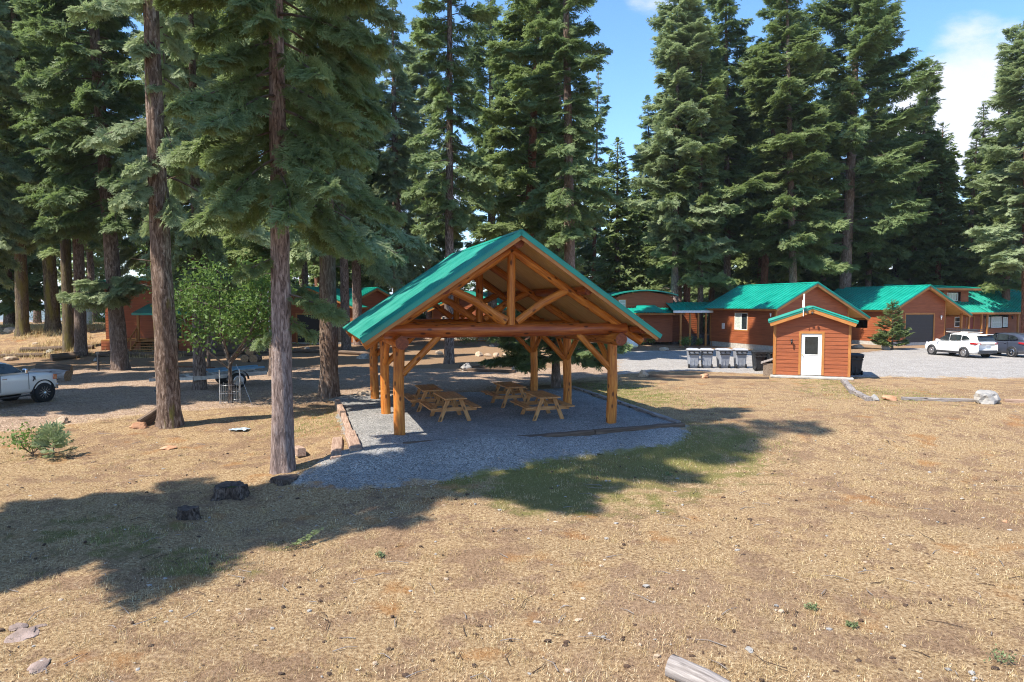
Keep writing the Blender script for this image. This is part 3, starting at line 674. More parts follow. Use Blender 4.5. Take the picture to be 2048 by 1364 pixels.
cE = crown_mesh('crown_open', 35, 9, 3.6, 15, per_m=4.6, droop=.40, up=.2, spray=.75, step=.18, hang=.5, shape=.6, sparse=1.0, needle=FIRD)
cF = crown_mesh('crown_wide', 36, 8, 7.2, 16, per_m=4.8, droop=.12, up=.42, spray=.95, step=.20, hang=.5, shape=.8, sparse=.5, needle=FIRD)
cG = crown_mesh('crown_far', 31, 3.0, 4.6, 17, per_m=6, droop=.28, up=.25, spray=1.2, step=.34, protos=PROTO_FAR, hang=.45, shape=.75, needle=FIRD)
cU = crown_mesh('crown_understorey', 15, .6, 3.6, 37, per_m=6, droop=.3, up=.25, spray=1.1, step=.34, protos=PROTO_FAR, hang=.45, shape=.8, needle=FIRD)
cG2 = crown_mesh('crown_far', 27, 2.2, 4.2, 27, per_m=6, droop=.3, up=.25, spray=1.1, step=.34, protos=PROTO_FAR, hang=.45, shape=.85, needle=FIR)
cH = crown_mesh('crown_drooping', 28, 6.5, 3.8, 18, per_m=6, droop=.5, up=.08, spray=.6, step=.13, hang=.75, shape=.6, sparse=.5, needle=FIRB)
cY = crown_mesh('crown_young', 4.0, .25, 1.45, 19, per_m=16, droop=-.05, up=.35, spray=.42, step=.10, protos=PROTO_MID, hang=.2, shape=.9, needle=FIR, twig_r=.012)
cS = crown_mesh('crown_spruce', 5.2, 1.35, 2.9, 20, per_m=12, droop=.15, up=.15, spray=.5, step=.10, protos=PROTO_MID, hang=.5, shape=.8, needle=FIRD, twig_r=.014)
cK = crown_mesh('crown_sapling', .78, .08, .42, 21, per_m=26, droop=-.1, up=.3, spray=.17, step=.06, protos=PROTO_MID, hang=.1, shape=.9, needle=FIRB, twig_r=.006)

T = tree
T('fir_tree', 'tall fir with clean greyish pink trunk, nearest tree, left of the log pavilion', P(562, 945), cA, 22.5, .245, BARKP, rz=.3, n=28, rings=150, stubs=0, seed=1)
T('fir_tree', 'big fir with furrowed brown bark and drooping lit boughs, in front of the trailer', P(342, 851), cB, 27, .33, BARKN, rz=1.1, n=28, rings=170, seed=2, lean=-.35)
T('fir_tree', 'fir with deeply furrowed sunlit bark just left of the gravel pad', P(657, 795), cH, 28, .36, BARKN, rz=2.0, seed=3, n=24, rings=120, scale=1.05)
T('fir_tree', 'slim dark trunked fir between the furrowed fir and the pavilion roof', P(692, 700), cE, 35, .38, BARK, rz=.5)
T('fir_tree', 'pale trunked fir with a broken limb behind the left end of the pavilion roof', P(716, 690), cC, 34, .46, BARKP, rz=1.9, seed=5)
T('fir_tree', 'straight fir with pale flaking bark standing behind the pavilion truss', P(898, 727), cE, 35, .31, BARK, rz=3.0, scale=.95, seed=6, n=22)
o = T('fir_tree', 'thick dark trunked fir with one light green bough hanging low beside the cabin steps', P(238, 740), cC, 34, .43, BARK, rz=.9, seed=7)
T('fir_tree', 'dark straight fir right of the mossy trees, behind the parked truck', P(160, 712), cC, 34, .38, BARK, rz=2.2, seed=8)
T('fir_tree', 'slender speckled fir between two thicker trunks behind the truck', P(137, 702), cE, 35, .38, BARKM, rz=4.1, seed=9)
T('fir_tree', 'fir with thick yellow moss up its left side, on the grassy bank', Q(107, 52), cD2, 31, .52, BARKM, rz=1.3, seed=10, scale=1.1)
T('fir_tree', 'brown fir with a mossy streak at the left edge of the lot', P(45, 693), cC, 34, .45, BARKM, rz=5.0, seed=11)
T('fir_tree', 'dark fir at the far left edge with its base in the tall dry grass', Q(20, 62), cG, 31, .45, BARK, rz=.2)
T('fir_tree', 'thin dark fir far behind the white tank', Q(188, 78), cE, 35, .40, BARK, rz=.8)
T('fir_tree', 'fir with a short grey trunk rising behind the boat trailer', P(397, 780), cH, 28, .26, BARK, rz=3.3, scale=.8, seed=12)
T('fir_tree', 'dark trunked fir half hidden behind the nearest fir', P(545, 752), cD2, 31, .21, BARK, rz=2.5, scale=.75)
T('fir_tree', 'fir with sunlit foliage behind the pavilion roof, left of the truss tree', Q(797, 58), cH, 28, .48, BARK, rz=.4, scale=1.05)
T('fir_tree', 'tall dense dark fir directly behind the pavilion peak', Q(1050, 50), cD2, 31, .46, BARKR, rz=2.8, scale=1.12)
T('fir_tree', 'tall fir with a bare upper trunk and long dangling branches, left of the sky gap', Q(1142, 44), cE, 35, .42, BARK, rz=4.0, scale=.92, wid=1.25)
T('fir_tree', 'dark fir between the pavilion peak and the bare topped fir', Q(985, 66), cF, 36, .5, BARK, rz=1.0, wid=.8)
T('fir_tree', 'pale green fir behind the truss of the pavilion', Q(860, 72), cD, 32, .42, BARKP, rz=2.1)
T('fir_tree', 'dark fir rising behind the right slope of the pavilion roof', Q(1120, 62), cC, 34, .45, BARK, rz=5.5)
T('fir_tree', 'shorter fir standing in the gap of sky right of the pavilion', Q(1235, 74), cG2, 27, .35, BARK, rz=.7, scale=.8)
T('fir_tree', 'light green fir with a grey trunk beside the covered walkway', P(1348, 687), cD, 32, .38, BARKP, rz=.1, scale=1.06, seed=13)
T('fir_tree', 'red barked fir just behind the covered walkway', Q(1373, 68), cD2, 31, .38, BARKR, rz=1.4, seed=14, scale=1.18)
T('fir_tree', 'fir with a speckled trunk at the left wall of the nearer cabin', P(1401, 688), cD2, 31, .30, BARK, rz=2.4, seed=15, scale=.97)
T('fir_tree', 'fir with pale bushy crown behind the nearer cabin roof', Q(1455, 72), cC, 34, .42, BARK, rz=2.9, scale=1.2)
T('fir_tree', 'bright clumpy fir behind the ridge of the nearer cabin', Q(1590, 64), cD2, 31, .42, BARKP, rz=3.5, scale=1.2, wid=1.12)
T('fir_tree', 'red barked fir left of the bright clumpy one', Q(1522, 76), cE, 35, .45, BARKR, rz=5.1, scale=1.2, wid=1.2)
T('fir_tree', 'big dark fir with long outreaching branches above the garage cabin', Q(1686, 69), cF, 36, .62, BARK, rz=.3, seed=16, scale=1.2, wid=1.08)
T('fir_tree', 'dark fir between the big outreaching fir and the right hand group', Q(1790, 84), cG, 31, .45, BARK, rz=.9, scale=.86)
T('fir_tree', 'lower dark fir behind the right hand house', Q(1880, 88), cG2, 27, .4, BARK, rz=2.7, scale=.92)
T('fir_tree', 'slim pointed fir at the right with bluish foliage', Q(1965, 84), cC, 34, .42, BARK, rz=3.9, scale=.84)
T('fir_tree', 'sunlit bushy fir at the right edge of the picture', Q(2055, 62), cD, 32, .45, BARKR, rz=4.4, scale=.92, wid=1.15)
T('fir_tree', 'fir filling the notch left of the sunlit bushy fir at right', Q(2012, 70), cD2, 31, .42, BARK, rz=1.7, scale=.93)
T('fir_tree', 'short dark fir right of the cloud gap', Q(1925, 76), cC, 34, .42, BARK, rz=2.3, scale=.66, wid=1.2)
# wall of forest behind: interchangeable
FOREST = [cG, cG2, cC, cE, cD2]; FH = [31, 27, 34, 35, 31]
rr = random.Random(21)
spots = [(px + rr.uniform(-15, 15), rr.uniform(76, 88)) for px in range(1280, 2150, 75)]
for px in range(-120, 2250, 62):
    spots.append((px + rr.uniform(-22, 22), rr.uniform(88, 100)))
for px in range(740, 2250, 62):
    spots.append((px + rr.uniform(-25, 25), rr.uniform(104, 124)))
for px in range(280, 760, 70):
    spots.append((px + rr.uniform(-25, 25), rr.uniform(62, 84)))
for px, y in spots:
    if px < 330 and y > 80 and rr.random() < .45: continue
    k = rr.randrange(5); q = Q(px, y); q.z = max(q.z, -12)
    s = rr.uniform(.95, 1.25)
    if 1880 < px < 2030: s *= .72
    if 1195 < px < 1300: s *= .6
    if px > 1850 and not 1880 < px < 2030: s *= .85
    if px < 700: k = rr.randrange(5); s *= .9; FO_, FH_ = (cH, cH, cD, cG2, cE), (28, 28, 32, 27, 35)
    else: FO_, FH_ = FOREST, FH
    if px < 700 and rr.random() < .62: continue
    if 740 < px < 1000 and y > 86: continue
    T('fir_tree', 'dark fir in the wall of forest behind the cabins', q, FO_[k], FH_[k], .38, rr.choice((BARK, BARKR, BARKP)), rz=rr.uniform(0, 6), scale=s, group='forest wall behind the cabins', stubs=0)
rr = random.Random(77)
for px in list(range(700, 2300, 58)) + [340, 470, 640]:
    y = rr.uniform(96, 112) if px > 700 else rr.uniform(84, 92); q = Q(px + rr.uniform(-25, 25), y); q.z = max(q.z, -8)
    T('small_fir', 'short bushy fir filling the gaps between the far trunks', q, cU, 15, .2, BARK, rz=rr.uniform(0, 6), scale=rr.uniform(.65, 1.15), group='understorey firs behind the cabins', stubs=0)
# trees just outside the left edge that shade the foreground
SHD = [(-15.2, 7.8, cA, 22.5, .84, 4), (-50, 48, cC, 34, 1.0, 1), (-47, 56, cH, 28, 1.05, 3), (-12.0, 9.1, cA, 22.5, .84, 0), (-15.6, 7.5, cB, 27, .95, 2), (-12.6, 7.7, cE, 35, 1.05, 1), (-24, 20.4, cC, 34, .95, 3), (-31, 19.5, cE, 35, 1.0, 2), (-35, 24.5, cC, 34, 1.0, 1), (-38, 31, cE, 35, 1.05, 4)]
for x, y, c, H, s, a in SHD:
    T('fir_tree', 'fir just beyond the left edge whose shade falls across the meadow', Vector((x, y, float(gh(x, y)))), c, H, .3, BARK, rz=a, scale=s, wid=.82 if c is cE else None, group='firs beyond the left edge of the picture')
# behind the left hand lot
for px, y, c, H, s, lab in ((300, 58, cH, 28, 1.0, 'sunlit fir whose boughs hang over the red cabin at left'), (420, 47, cD2, 31, .95, 'fir with bright foliage behind the leafy young tree'), (75, 72, cH, 28, 1.1, 'fir with pale hanging boughs over the mossy trunk'),
                            (500, 64, cH, 28, 1.1, 'fir behind the dark trunk near the garage door at left'), (615, 70, cC, 34, 1.0, 'tall fir behind the dark garage door at left'), (-60, 40, cH, 28, 1, 'fir leaning in from the left edge above the truck')):
    T('fir_tree', lab, Q(px, y), c, H, .36, BARK, rz=px * .1, scale=s)
# small conifers
T('young_fir', 'bushy young fir at the corner of the garage cabin', P(1786, 699), cY, 4, .07, BARK, rz=1, scale=.98, cat='tree', group='small conifers', stubs=0)
T('small_spruce', 'low spreading dark spruce behind the right posts of the pavilion', P(1112, 775), cS, 5.2, .20, BARK, rz=2, cat='tree', group='small conifers', stubs=0)
T('fir_seedling', 'little pale green fir seedling in the dry grass at left', P(98, 918), cK, .78, .012, BARK, rz=0, cat='seedling', group='small conifers', stubs=0, rings=8)

# low light green bough and dead hanging twigs on the thick dark fir (parts of that tree)
def bough(parent, h, az, L, name='low_bough', needle=FIRB, seed=1, droop=.6):
    me = crown_mesh(name, .01, 0, 0, seed, low=[(h + dz, az + da, L * f) for dz, da, f in ((0, 0, 1), (.15, .35, .85), (-.2, -.4, .8), (.5, .15, .7), (-.45, .05, .55))], droop=droop, up=.1, spray=.62, step=.12, protos=PROTO_FINE, hang=.9, needle=needle)
    return link_mesh(name, me, parent)
bough(o, 4.2, -2.5 - .9, 2.3, seed=31); bough(o, 4.5, -.75 - .9, 2.4, seed=32)

def leafy(name, label, pos, H, spread, n, seed, m=LEAF, trunk_r=.05, cluster=.07, start=.25, cat='tree', forks=5):
    o = thing(name, label, cat, pos); rr = random.Random(seed); r = np.random.default_rng(seed); mb = MB(); tips = []
    base = [Vector((0, 0, -.05)), Vector((.02, 0, H * start * .5)), Vector((.0, .02, H * start))]
    mb.tube(base, [trunk_r * 1.2, trunk_r, trunk_r * .85], 9, wob=.08)
    for i in range(forks):
        a = i * 2.4 + rr.uniform(-.3, .3); p = Vector((0, 0, H * start * rr.uniform(.75, 1))); top = Vector((math.cos(a) * spread * rr.uniform(.3, .8), math.sin(a) * spread * rr.uniform(.3, .8), H * rr.uniform(.72, 1)))
        pts = [p.lerp(top, k / 5) + Vector((math.cos(a), math.sin(a), 0)) * spread * .22 * math.sin(k / 5 * PI) for k in range(6)]
        mb.tube(pts, [trunk_r * .6 * (1 - k / 6.5) for k in range(6)], 6)
        for k in range(2, 6):
            for j in range(3):
                a2 = rr.uniform(0, 6.28); q = pts[k] + Vector((math.cos(a2), math.sin(a2), rr.uniform(-.25, .5))) * spread * rr.uniform(.25, .6)
                mb.tube([pts[k], pts[k].lerp(q, .5) + Vector((0, 0, .05 * spread)), q], [trunk_r * .2, trunk_r * .12, trunk_r * .05], 4); tips += [(pts[k], q)]
    mb.build('trunk', TWIG, o)
    A = np.array([tuple(t[0]) for t in tips]); B = np.array([tuple(t[1]) for t in tips]); k = r.integers(0, len(tips), n); f = r.uniform(.2, 1.1, n)[:, None]
    c = A[k] * (1 - f) + B[k] * f + r.normal(0, spread * .11, (n, 3)); d = r.normal(0, 1, (n, 3)); d[:, 2] -= .35; d /= np.linalg.norm(d, axis=1)[:, None]
    s = np.cross(d, r.normal(0, 1, (n, 3))); s /= np.linalg.norm(s, axis=1)[:, None]; L = cluster * r.uniform(.6, 1.4, n)[:, None]
    V = np.stack([c, c + d * L * .5 + s * L * .28, c + d * L, c + d * L * .5 - s * L * .28], 1).reshape(-1, 3)
    me = np_mesh('crown', V, np.arange(4 * n).reshape(-1, 4), attrs={'tint': np.repeat(r.uniform(.2, .95, n), 4), 'tip': np.tile([0, .2, .6, .2], n)}); link_mesh('crown', me, o, [m]); return o
yt = leafy('leafy_tree', 'young broadleaf tree with bright leaves and forked brown stem in a wire cage', P(457, 808), 5.3, 2.3, 6000, 3, cluster=.14, trunk_r=.075, start=.30, forks=6)
leafy('leafy_tree', 'second bright broadleaf crown behind the boat trailer', P(415, 742), 6.8, 2.6, 9000, 4, cluster=.17, trunk_r=.09, start=.4, forks=8)
for i, (px, py, H, sp, n, lab) in enumerate(((930, 691, 1.2, 1.4, 2200, 'bright green bush beside the far porch steps'), (1372, 696, .9, .6, 900, 'green shrub between the walkway tree trunks'), (1398, 694, .7, .4, 500, 'small yellow green shrub at the walkway post'),
                                             (1302, 690, .8, .5, 500, 'thin leafy shrub in front of the far right cabin'), (1272, 692, .4, .7, 500, 'low green ground plant by the far right cabin'), (55, 915, .75, .5, 420, 'dusty green shrub with arching stem beside the fir seedling'), (990, 694, 1.3, .9, 1200, 'rounded bush by the blue tarp'), (200, 648, 1.0, .9, 500, 'thin shrub on the bank near the white tank'), (80, 640, 1.6, 1.4, 500, 'sparse bush on the bank against the pale hills'))):
    q = P(px, py) if py > 660 else Q(px, 60)
    leafy('shrub', lab, q, H, sp, n, 40 + i, trunk_r=.015, cluster=.09, start=.08, cat='shrub', forks=9)

# ------------------------------------------------------------------ log pavilion
pav = thing('log_pavilion', 'open picnic pavilion of orange stained logs under a green metal gable roof', 'pavilion', (PO[0], PO[1], 0), PA)
GZ = .055
HW = PW / 2; RZ = 5.60; EZ = 2.735; EO = 1.065; FO = .99; BO = .71; SL = (RZ - EZ) / (HW + EO)
def roofz(u): return RZ - SL * abs(u - HW)
sd = 100
for v, tlt in ((0, .01), (PD, -.01), (2 * PD, .0)):
    for u in (0, PW):
        sd += 1; rr_ = random.Random(sd); w = .04
        MB().tube([(u + rr_.uniform(-w, w), v, GZ - .3), (u + rr_.uniform(-w, w), v + rr_.uniform(-w, w), 1.2), (u, v, 2.44)], [.158, .148, .143], 20, wob=.05, seed=sd, rings=22).build('post', [LOG, LOGEND], pav)
for u in (0, PW):
    MB().tube([(u, -.62, 2.60), (u, PD, 2.585), (u, 2 * PD + .55, 2.60)], [.178, .17, .165], 22, cap=1, wob=.04, seed=sd + u, rings=44).build('plate_log', [LOG, LOGEND], pav)
for i, v in enumerate((0, PD, 2 * PD)):
    s0 = 130 + i * 10
    MB().tube([(-.42, v, 2.90), (HW, v, 2.875), (PW + .42, v, 2.90)], [.20, .185, .175], 22, cap=1, wob=.05, seed=s0, rings=44).build('tie_beam', [LOGR if i == 0 else LOG, LOGEND], pav)
    MB().tube([(HW, v, 3.03), (HW + .02, v, 5.05)], [.125, .115], 18, wob=.04, seed=s0 + 1, rings=14).build('king_post', [LOG, LOGEND], pav)
    for sg in (-1, 1):
        a = .64; ul = 4.12
        MB().tube([(HW + sg * .05, v, 5.14), (HW + sg * ul / 2, v, 5.14 - a * ul / 2), (HW + sg * ul, v, 5.14 - a * ul)], [.125, .13, .135], 18, cap=0, wob=.05, seed=s0 + 2 + sg, rings=30).build('rafter_log', [LOG, LOGEND], pav)
        burl = (i == 0 and sg == -1)
        mb = MB().tube([(HW + sg * .17, v, 3.12), (HW + sg * .95, v, 3.66), (HW + sg * 1.78, v, 4.06)], [.115 if not burl else .15, .115, .12], 16, wob=.05 if not burl else .16, seed=s0 + 5 + sg, rings=18)
        mb.build('strut', [LOG, LOGEND], pav)
        ue = 0 if sg == -1 else PW
        MB().tube([(ue - sg * .08, v, 1.72), (ue - sg * 1.12, v, 2.76)], [.095, .09], 14, wob=.05, seed=s0 + 7 + sg, rings=12).build('brace', [LOG, LOGEND], pav)
        for dv in ((1,), (-1, 1), (-1,))[i]:
            MB().tube([(ue, v + dv * .08, 1.74), (ue, v + dv * .95, 2.48)], [.09, .085], 14, wob=.05, seed=s0 + 9 + dv, rings=10).build('brace', [LOG, LOGEND], pav)
MB().tube([(HW, -.78, 5.30), (HW, PD, 5.30), (HW, 2 * PD + .5, 5.30)], [.15, .145, .14], 18, cap=1, wob=.04, seed=5, rings=40).build('ridge_log', [LOGR, LOGEND], pav)
for sg in (-1, 1):
    for d_, r_p in ((2.05, .125), (3.78, .10)):
        u = HW + sg * d_; z = roofz(u) - .055 - r_p * 1.18
        MB().tube([(u, -.80, z), (u, PD, z), (u, 2 * PD + .5, z)], [r_p] * 3, 16, cap=1, wob=.04, seed=40 + d_ * sg, rings=40).build('purlin', [LOGR, LOGEND], pav)
cth, sth = math.cos(math.atan(SL)), math.sin(math.atan(SL))
slope_len = (HW + EO) / cth
def on_roof(sg, s, v, n):      # s down the slope from the ridge, n out of the roof
    return Vector((HW + sg * (s * cth + n * sth), v, RZ - s * sth + n * cth))
mdk = MB(); mrf = MB(); mrb = MB()
for sg in (-1, 1):
    nb = 56; V0, V1 = -FO + .02, 2 * PD + BO - .02; wv = (V1 - V0) / nb
    for k in range(nb):        # boards laid down the slope
        v0 = V0 + k * wv; v1 = v0 + wv - .012
        vs = [on_roof(sg, s, v, n) for s in (.0, slope_len - .02) for v in (v0, v1) for n in (-.045, -.012)]
        lc = [(s + k * 3.7, v, n) for s in (.0, slope_len - .02) for v in (v0, v1) for n in (-.045, -.012)]
        mdk.add(vs, [(0, 1, 3, 2), (4, 6, 7, 5), (0, 4, 5, 1), (2, 3, 7, 6), (0, 2, 6, 4), (1, 5, 7, 3)], 0, lc)
mdk.build('roof_decking', [DECKING], pav)
def metal_roof(mb, on, S0, S1, V0, V1, sg, rib=.30, h=.022, th=.012):
    wr = .028 if h < .03 else .045; h = h if h < .03 else h * 1.7
    vs = [on(sg, s, v, n) for s in (S0, S1) for v in (V0, V1) for n in (-.008, th)]
    mb.add(vs, [(0, 1, 3, 2), (4, 6, 7, 5), (0, 4, 5, 1), (2, 3, 7, 6), (0, 2, 6, 4), (1, 5, 7, 3)])
    n = max(2, int(round((V1 - V0) / rib)))
    for k in range(n + 1):
        v = V0 + (V1 - V0) * k / n
        vs = [on(sg, s, v + dv, th + dn) for s in (S0, S1 - .01) for dv, dn in ((-wr, -.002), (-wr * .55, h), (wr * .55, h), (wr, -.002))]
        mb.add(vs, [(0, 1, 5, 4), (1, 2, 6, 5), (2, 3, 7, 6), (4, 5, 6, 7), (0, 3, 2, 1)])
for sg in (-1, 1): metal_roof(mrf, on_roof, .0, slope_len + .03, -FO, 2 * PD + BO, sg)
roof = mrf.build('roof', [GREEN], pav)
mc = MB()                                           # ridge cap and rake trim of the metal roof
for sg in (-1, 1):
    mc.add([on_roof(sg, s, v, n) for s in (-.004, .20) for v in (-FO - .03, 2 * PD + BO + .03) for n in (.034, .040)], [(0, 1, 3, 2), (4, 6, 7, 5), (0, 4, 5, 1), (2, 3, 7, 6), (0, 2, 6, 4), (1, 5, 7, 3)])
    for v in (-FO - .022, 2 * PD + BO + .006):
        mc.add([on_roof(sg, s, vv, n) for s in (0, slope_len + .04) for vv in (v, v + .016) for n in (-.105, .030)], [(0, 1, 3, 2), (4, 6, 7, 5), (0, 4, 5, 1), (2, 3, 7, 6), (0, 2, 6, 4), (1, 5, 7, 3)])
mc.build('roof_trim', [GREEN], roof)
for sg in (-1, 1):
    for v in (-FO + .0, 2 * PD + BO - .035):
        mf = MB(); mf.add([on_roof(sg, s, vv, n) for s in (.0, slope_len) for vv in (v, v + .035) for n in (-.20, -.05)], [(0, 1, 3, 2), (4, 6, 7, 5), (0, 4, 5, 1), (2, 3, 7, 6), (0, 2, 6, 4), (1, 5, 7, 3)], 0,
               [(s, vv, n) for s in (.0, slope_len) for vv in (v, v + .035) for n in (-.20, -.05)]); mf.build('fascia', [TRIM], pav)
for sg in (-1, 1):
    MB().add([on_roof(sg, s, vv, n) for s in (slope_len - .03, slope_len + .005) for vv in (-FO + .04, 2 * PD + BO - .04) for n in (-.15, -.015)], [(0, 1, 3, 2), (4, 6, 7, 5), (0, 4, 5, 1), (2, 3, 7, 6), (0, 2, 6, 4), (1, 5, 7, 3)]).build('fascia', [TRIM], pav)

# ------------------------------------------------------------------ picnic tables
def make_table():
    t = thing('picnic_table', 'x', 'table'); L = 1.75
    mb = MB()
    for k in range(5): mb.box(((k - 2) * .146, 0, .735), (.138, L, .038), None, 0)
    for y in (-.62, .62): mb.box((0, y, .695), (.66, .07, .045))
    mb.build('table_top', [LUMBER], t, bevel=.004)
    for sg in (-1, 1):
        mb = MB()
        for k in range(2): mb.box((sg * (.64 + k * .142), 0, .44), (.134, L, .038))
        mb.build('bench', [LUMBER], t, bevel=.004)
    for y in (-.62, .62):
        for sg in (-1, 1):
            MB().bar((sg * .17, y + .055, .70), (sg * .52, y + .055, .0), .038, .10, up=(0, 1, 0)).build('leg', [LUMBER], t, bevel=.003) if False else \
                MB().bar((sg * .20, y - .045, .715), (sg * .50, y - .045, -.01), .042, .125, up=(1, 0, 0)).build('leg', [LUMBER], t, bevel=.003)
        MB().box((0, y, .385), (1.50, .042, .12)).build('cross_beam', [LUMBER], t, bevel=.003)
    for sg in (-1, 1): MB().bar((0, sg * .60, .40), (0, sg * .22, .69), .07, .042, up=(1, 0, 0)).build('brace', [LUMBER], t, bevel=.003)
    return t
tb = make_table()
for i, (x, y, a, lab) in enumerate(((-1.95, 20.9, .33, 'picnic table of new lumber nearest the left front pavilion post'), (-2.85, 22.85, .30, 'farther picnic table on the left side, partly behind the nearer one'),
                                    (.93, 21.15, .31, 'picnic table at front right under the pavilion'), (-.10, 23.7, .34, 'farther picnic table on the right side of the gravel floor'))):
    o = tb if i == 0 else copy_tree(tb); o.location = (x, y, .055); o.rotation_euler = (0, 0, a); o['label'] = lab; o['group'] = 'picnic tables under the pavilion'
    o.scale = (.94, .94, .98)

# ------------------------------------------------------------------ timbers round the pad
def timber(name, label, p0, p1, w=.20, h=.18, m=TIE, seed=0, z0=None, z1=None, group='old timbers edging the gravel pad', cat='timber'):
    p0 = Vector(p0); p1 = Vector(p1)
    if z0 is not None: p0.z = z0
    if z1 is not None: p1.z = z1
    o = thing(name, label, cat, p0 * .5 + p1 * .5, 0, group) if False else None
    mb = MB(); c = (p0 + p1) / 2; d = (p1 - p0); L = d.length; n = max(2, int(L / .35)); x = d.normalized(); y = Vector((0, 0, 1)).cross(x).normalized(); z = x.cross(y); rr = random.Random(seed)
    vs, lc, fs = [], [], []
    prof = [(-.5, -.5), (-.5, .38), (-.4, .5), (.4, .5), (.5, .38), (.5, -.5)]
    for i in range(n + 1):
        t_ = i / n; sx, sy = rr.uniform(-.008, .008), rr.uniform(-.008, .008)
        for a, b in prof:
            q = p0 + d * t_ + y * (a * w * rr.uniform(.93, 1.04) + sx) + z * (b * h * rr.uniform(.95, 1.04) + sy); vs.append(q - c); lc.append((t_ * L + seed, a * w, b * h))
    k = len(prof)
    for i in range(n):
        for j in range(k): fs.append((i * k + j, (i + 1) * k + j, (i + 1) * k + (j + 1) % k, i * k + (j + 1) % k))
    fs += [tuple(range(k))[::-1], tuple(range(n * k, n * k + k))][::1]
    mb.add(vs, fs, 0, lc); o = mb.build(name, [m], None); o.location = c; return tag(o, label, cat, group)
def uvp(u, v, z): x, y = from_uv(u, v); return Vector((x, y, z))
timber('landscape_timber', 'dark timber along the front right edge of the gravel pad', uvp(5.15, -1.38, .07), uvp(8.1, -1.10, .07), seed=1)
timber('landscape_timber', 'dark timber half buried in gravel left of the front right one', uvp(2.75, -1.55, .04), uvp(5.12, -1.40, .07), seed=2)
timber('landscape_timber', 'weathered timber along the right side of the pad beside the grass', uvp(8.25, -.6, .03), uvp(8.45, 3.8, .03), m=GREYLOG, seed=3, w=.16)
timber('landscape_timber', 'long timber at the far right side of the pad under the spruce', uvp(8.45, 3.85, .03), uvp(8.5, 8.5, .03), m=GREYLOG, seed=4, w=.16)
timber('landscape_timber', 'short timber end showing in the gravel in front of the left post', uvp(-.1, -1.45, .04), uvp(1.0, -1.42, .06), seed=5, w=.14)
TIEL = wood('sunbleached_timber', (.15, .09, .06), (.33, .22, .16), (.48, .36, .28), .9, knots=False, bmp=.5)
timber('landscape_timber', 'brown timber on the left edge of the pad beside the gravel bank', P(684, 832, .08), P(701, 880, .08), m=TIEL, seed=6, w=.17, h=.16)
timber('landscape_timber', 'square timber block at the far left corner of the pad', P(673, 806, .1), P(683, 829, .1), m=TIEL, seed=7, w=.2, h=.22)
timber('landscape_timber', 'pale timber with dark sawn end stepping down at the left of the pad', P(698, 872, .04), P(709, 908, .02), m=TIEL, seed=8, w=.30, h=.24)
timber('landscape_timber', 'lowest pale timber with dark end sticking out of the gravel slope', P(672, 885, -.03), P(668, 928, -.08), m=TIEL, seed=9, w=.28, h=.26)
timber('timber_post', 'leaning sawn timber propped beside the nearest fir', P(587, 905) + Vector((0, 0, .05)), P(600, 918) + Vector((0, 0, .14)), m=TIEL, seed=10, w=.2, h=.2, cat='timber', group='loose timbers')
timber('timber_post', 'broken timber leaning at the foot of the big furrowed fir', P(281, 855) + Vector((-.1, 0, .08)), P(303, 846) + Vector((.1, .2, .34)), m=TIE, seed=11, w=.16, h=.3, cat='timber', group='loose timbers')
# edging beside the shed and road at right
timber('landscape_timber', 'upright weathered timber at the right corner of the shed running to the road edge', P(1690, 762, .06), P(1711, 786, .06), m=GREYLOG, seed=12, w=.26, h=.2, group='timbers edging the right hand meadow')
timber('landscape_timber', 'short weathered timber between the shed timber and the small grey rock', P(1712, 785, .05), P(1742, 800, .05), m=GREYLOG, seed=13, w=.24, h=.18, group='timbers edging the right hand meadow')
timber('landscape_timber', 'long pale timber between the rusty rock and the big boulder', P(1808, 799, .03), P(1968, 803, .03), m=GREYLOG, seed=14, w=.2, h=.16, group='timbers edging the right hand meadow')
timber('landscape_timber', 'timber right of the big boulder leaving the picture', P(2014, 803, .03), P(2120, 806, .03), m=TIEL, seed=15, w=.2, h=.16, group='timbers edging the right hand meadow')
timber('landscape_timber', 'dark timber lying left of the shed behind the round boulder', P(1300, 753, .04), P(1540, 757, .04), m=TIE, seed=16, w=.2, h=.16, group='timbers edging the right hand meadow')
timber('landscape_timber', 'dark timber between the two round rocks behind the pavilion', P(935, 741, .06), P(1030, 744, .06), m=TIE, seed=17, w=.22, h=.2, group='timbers behind the pavilion')
timber('landscape_timber', 'upper dark timber behind the pavilion beneath the far stones', P(920, 733, .06), P(1050, 737, .06), m=TIE, seed=18, w=.22, h=.18, group='timbers behind the pavilion')

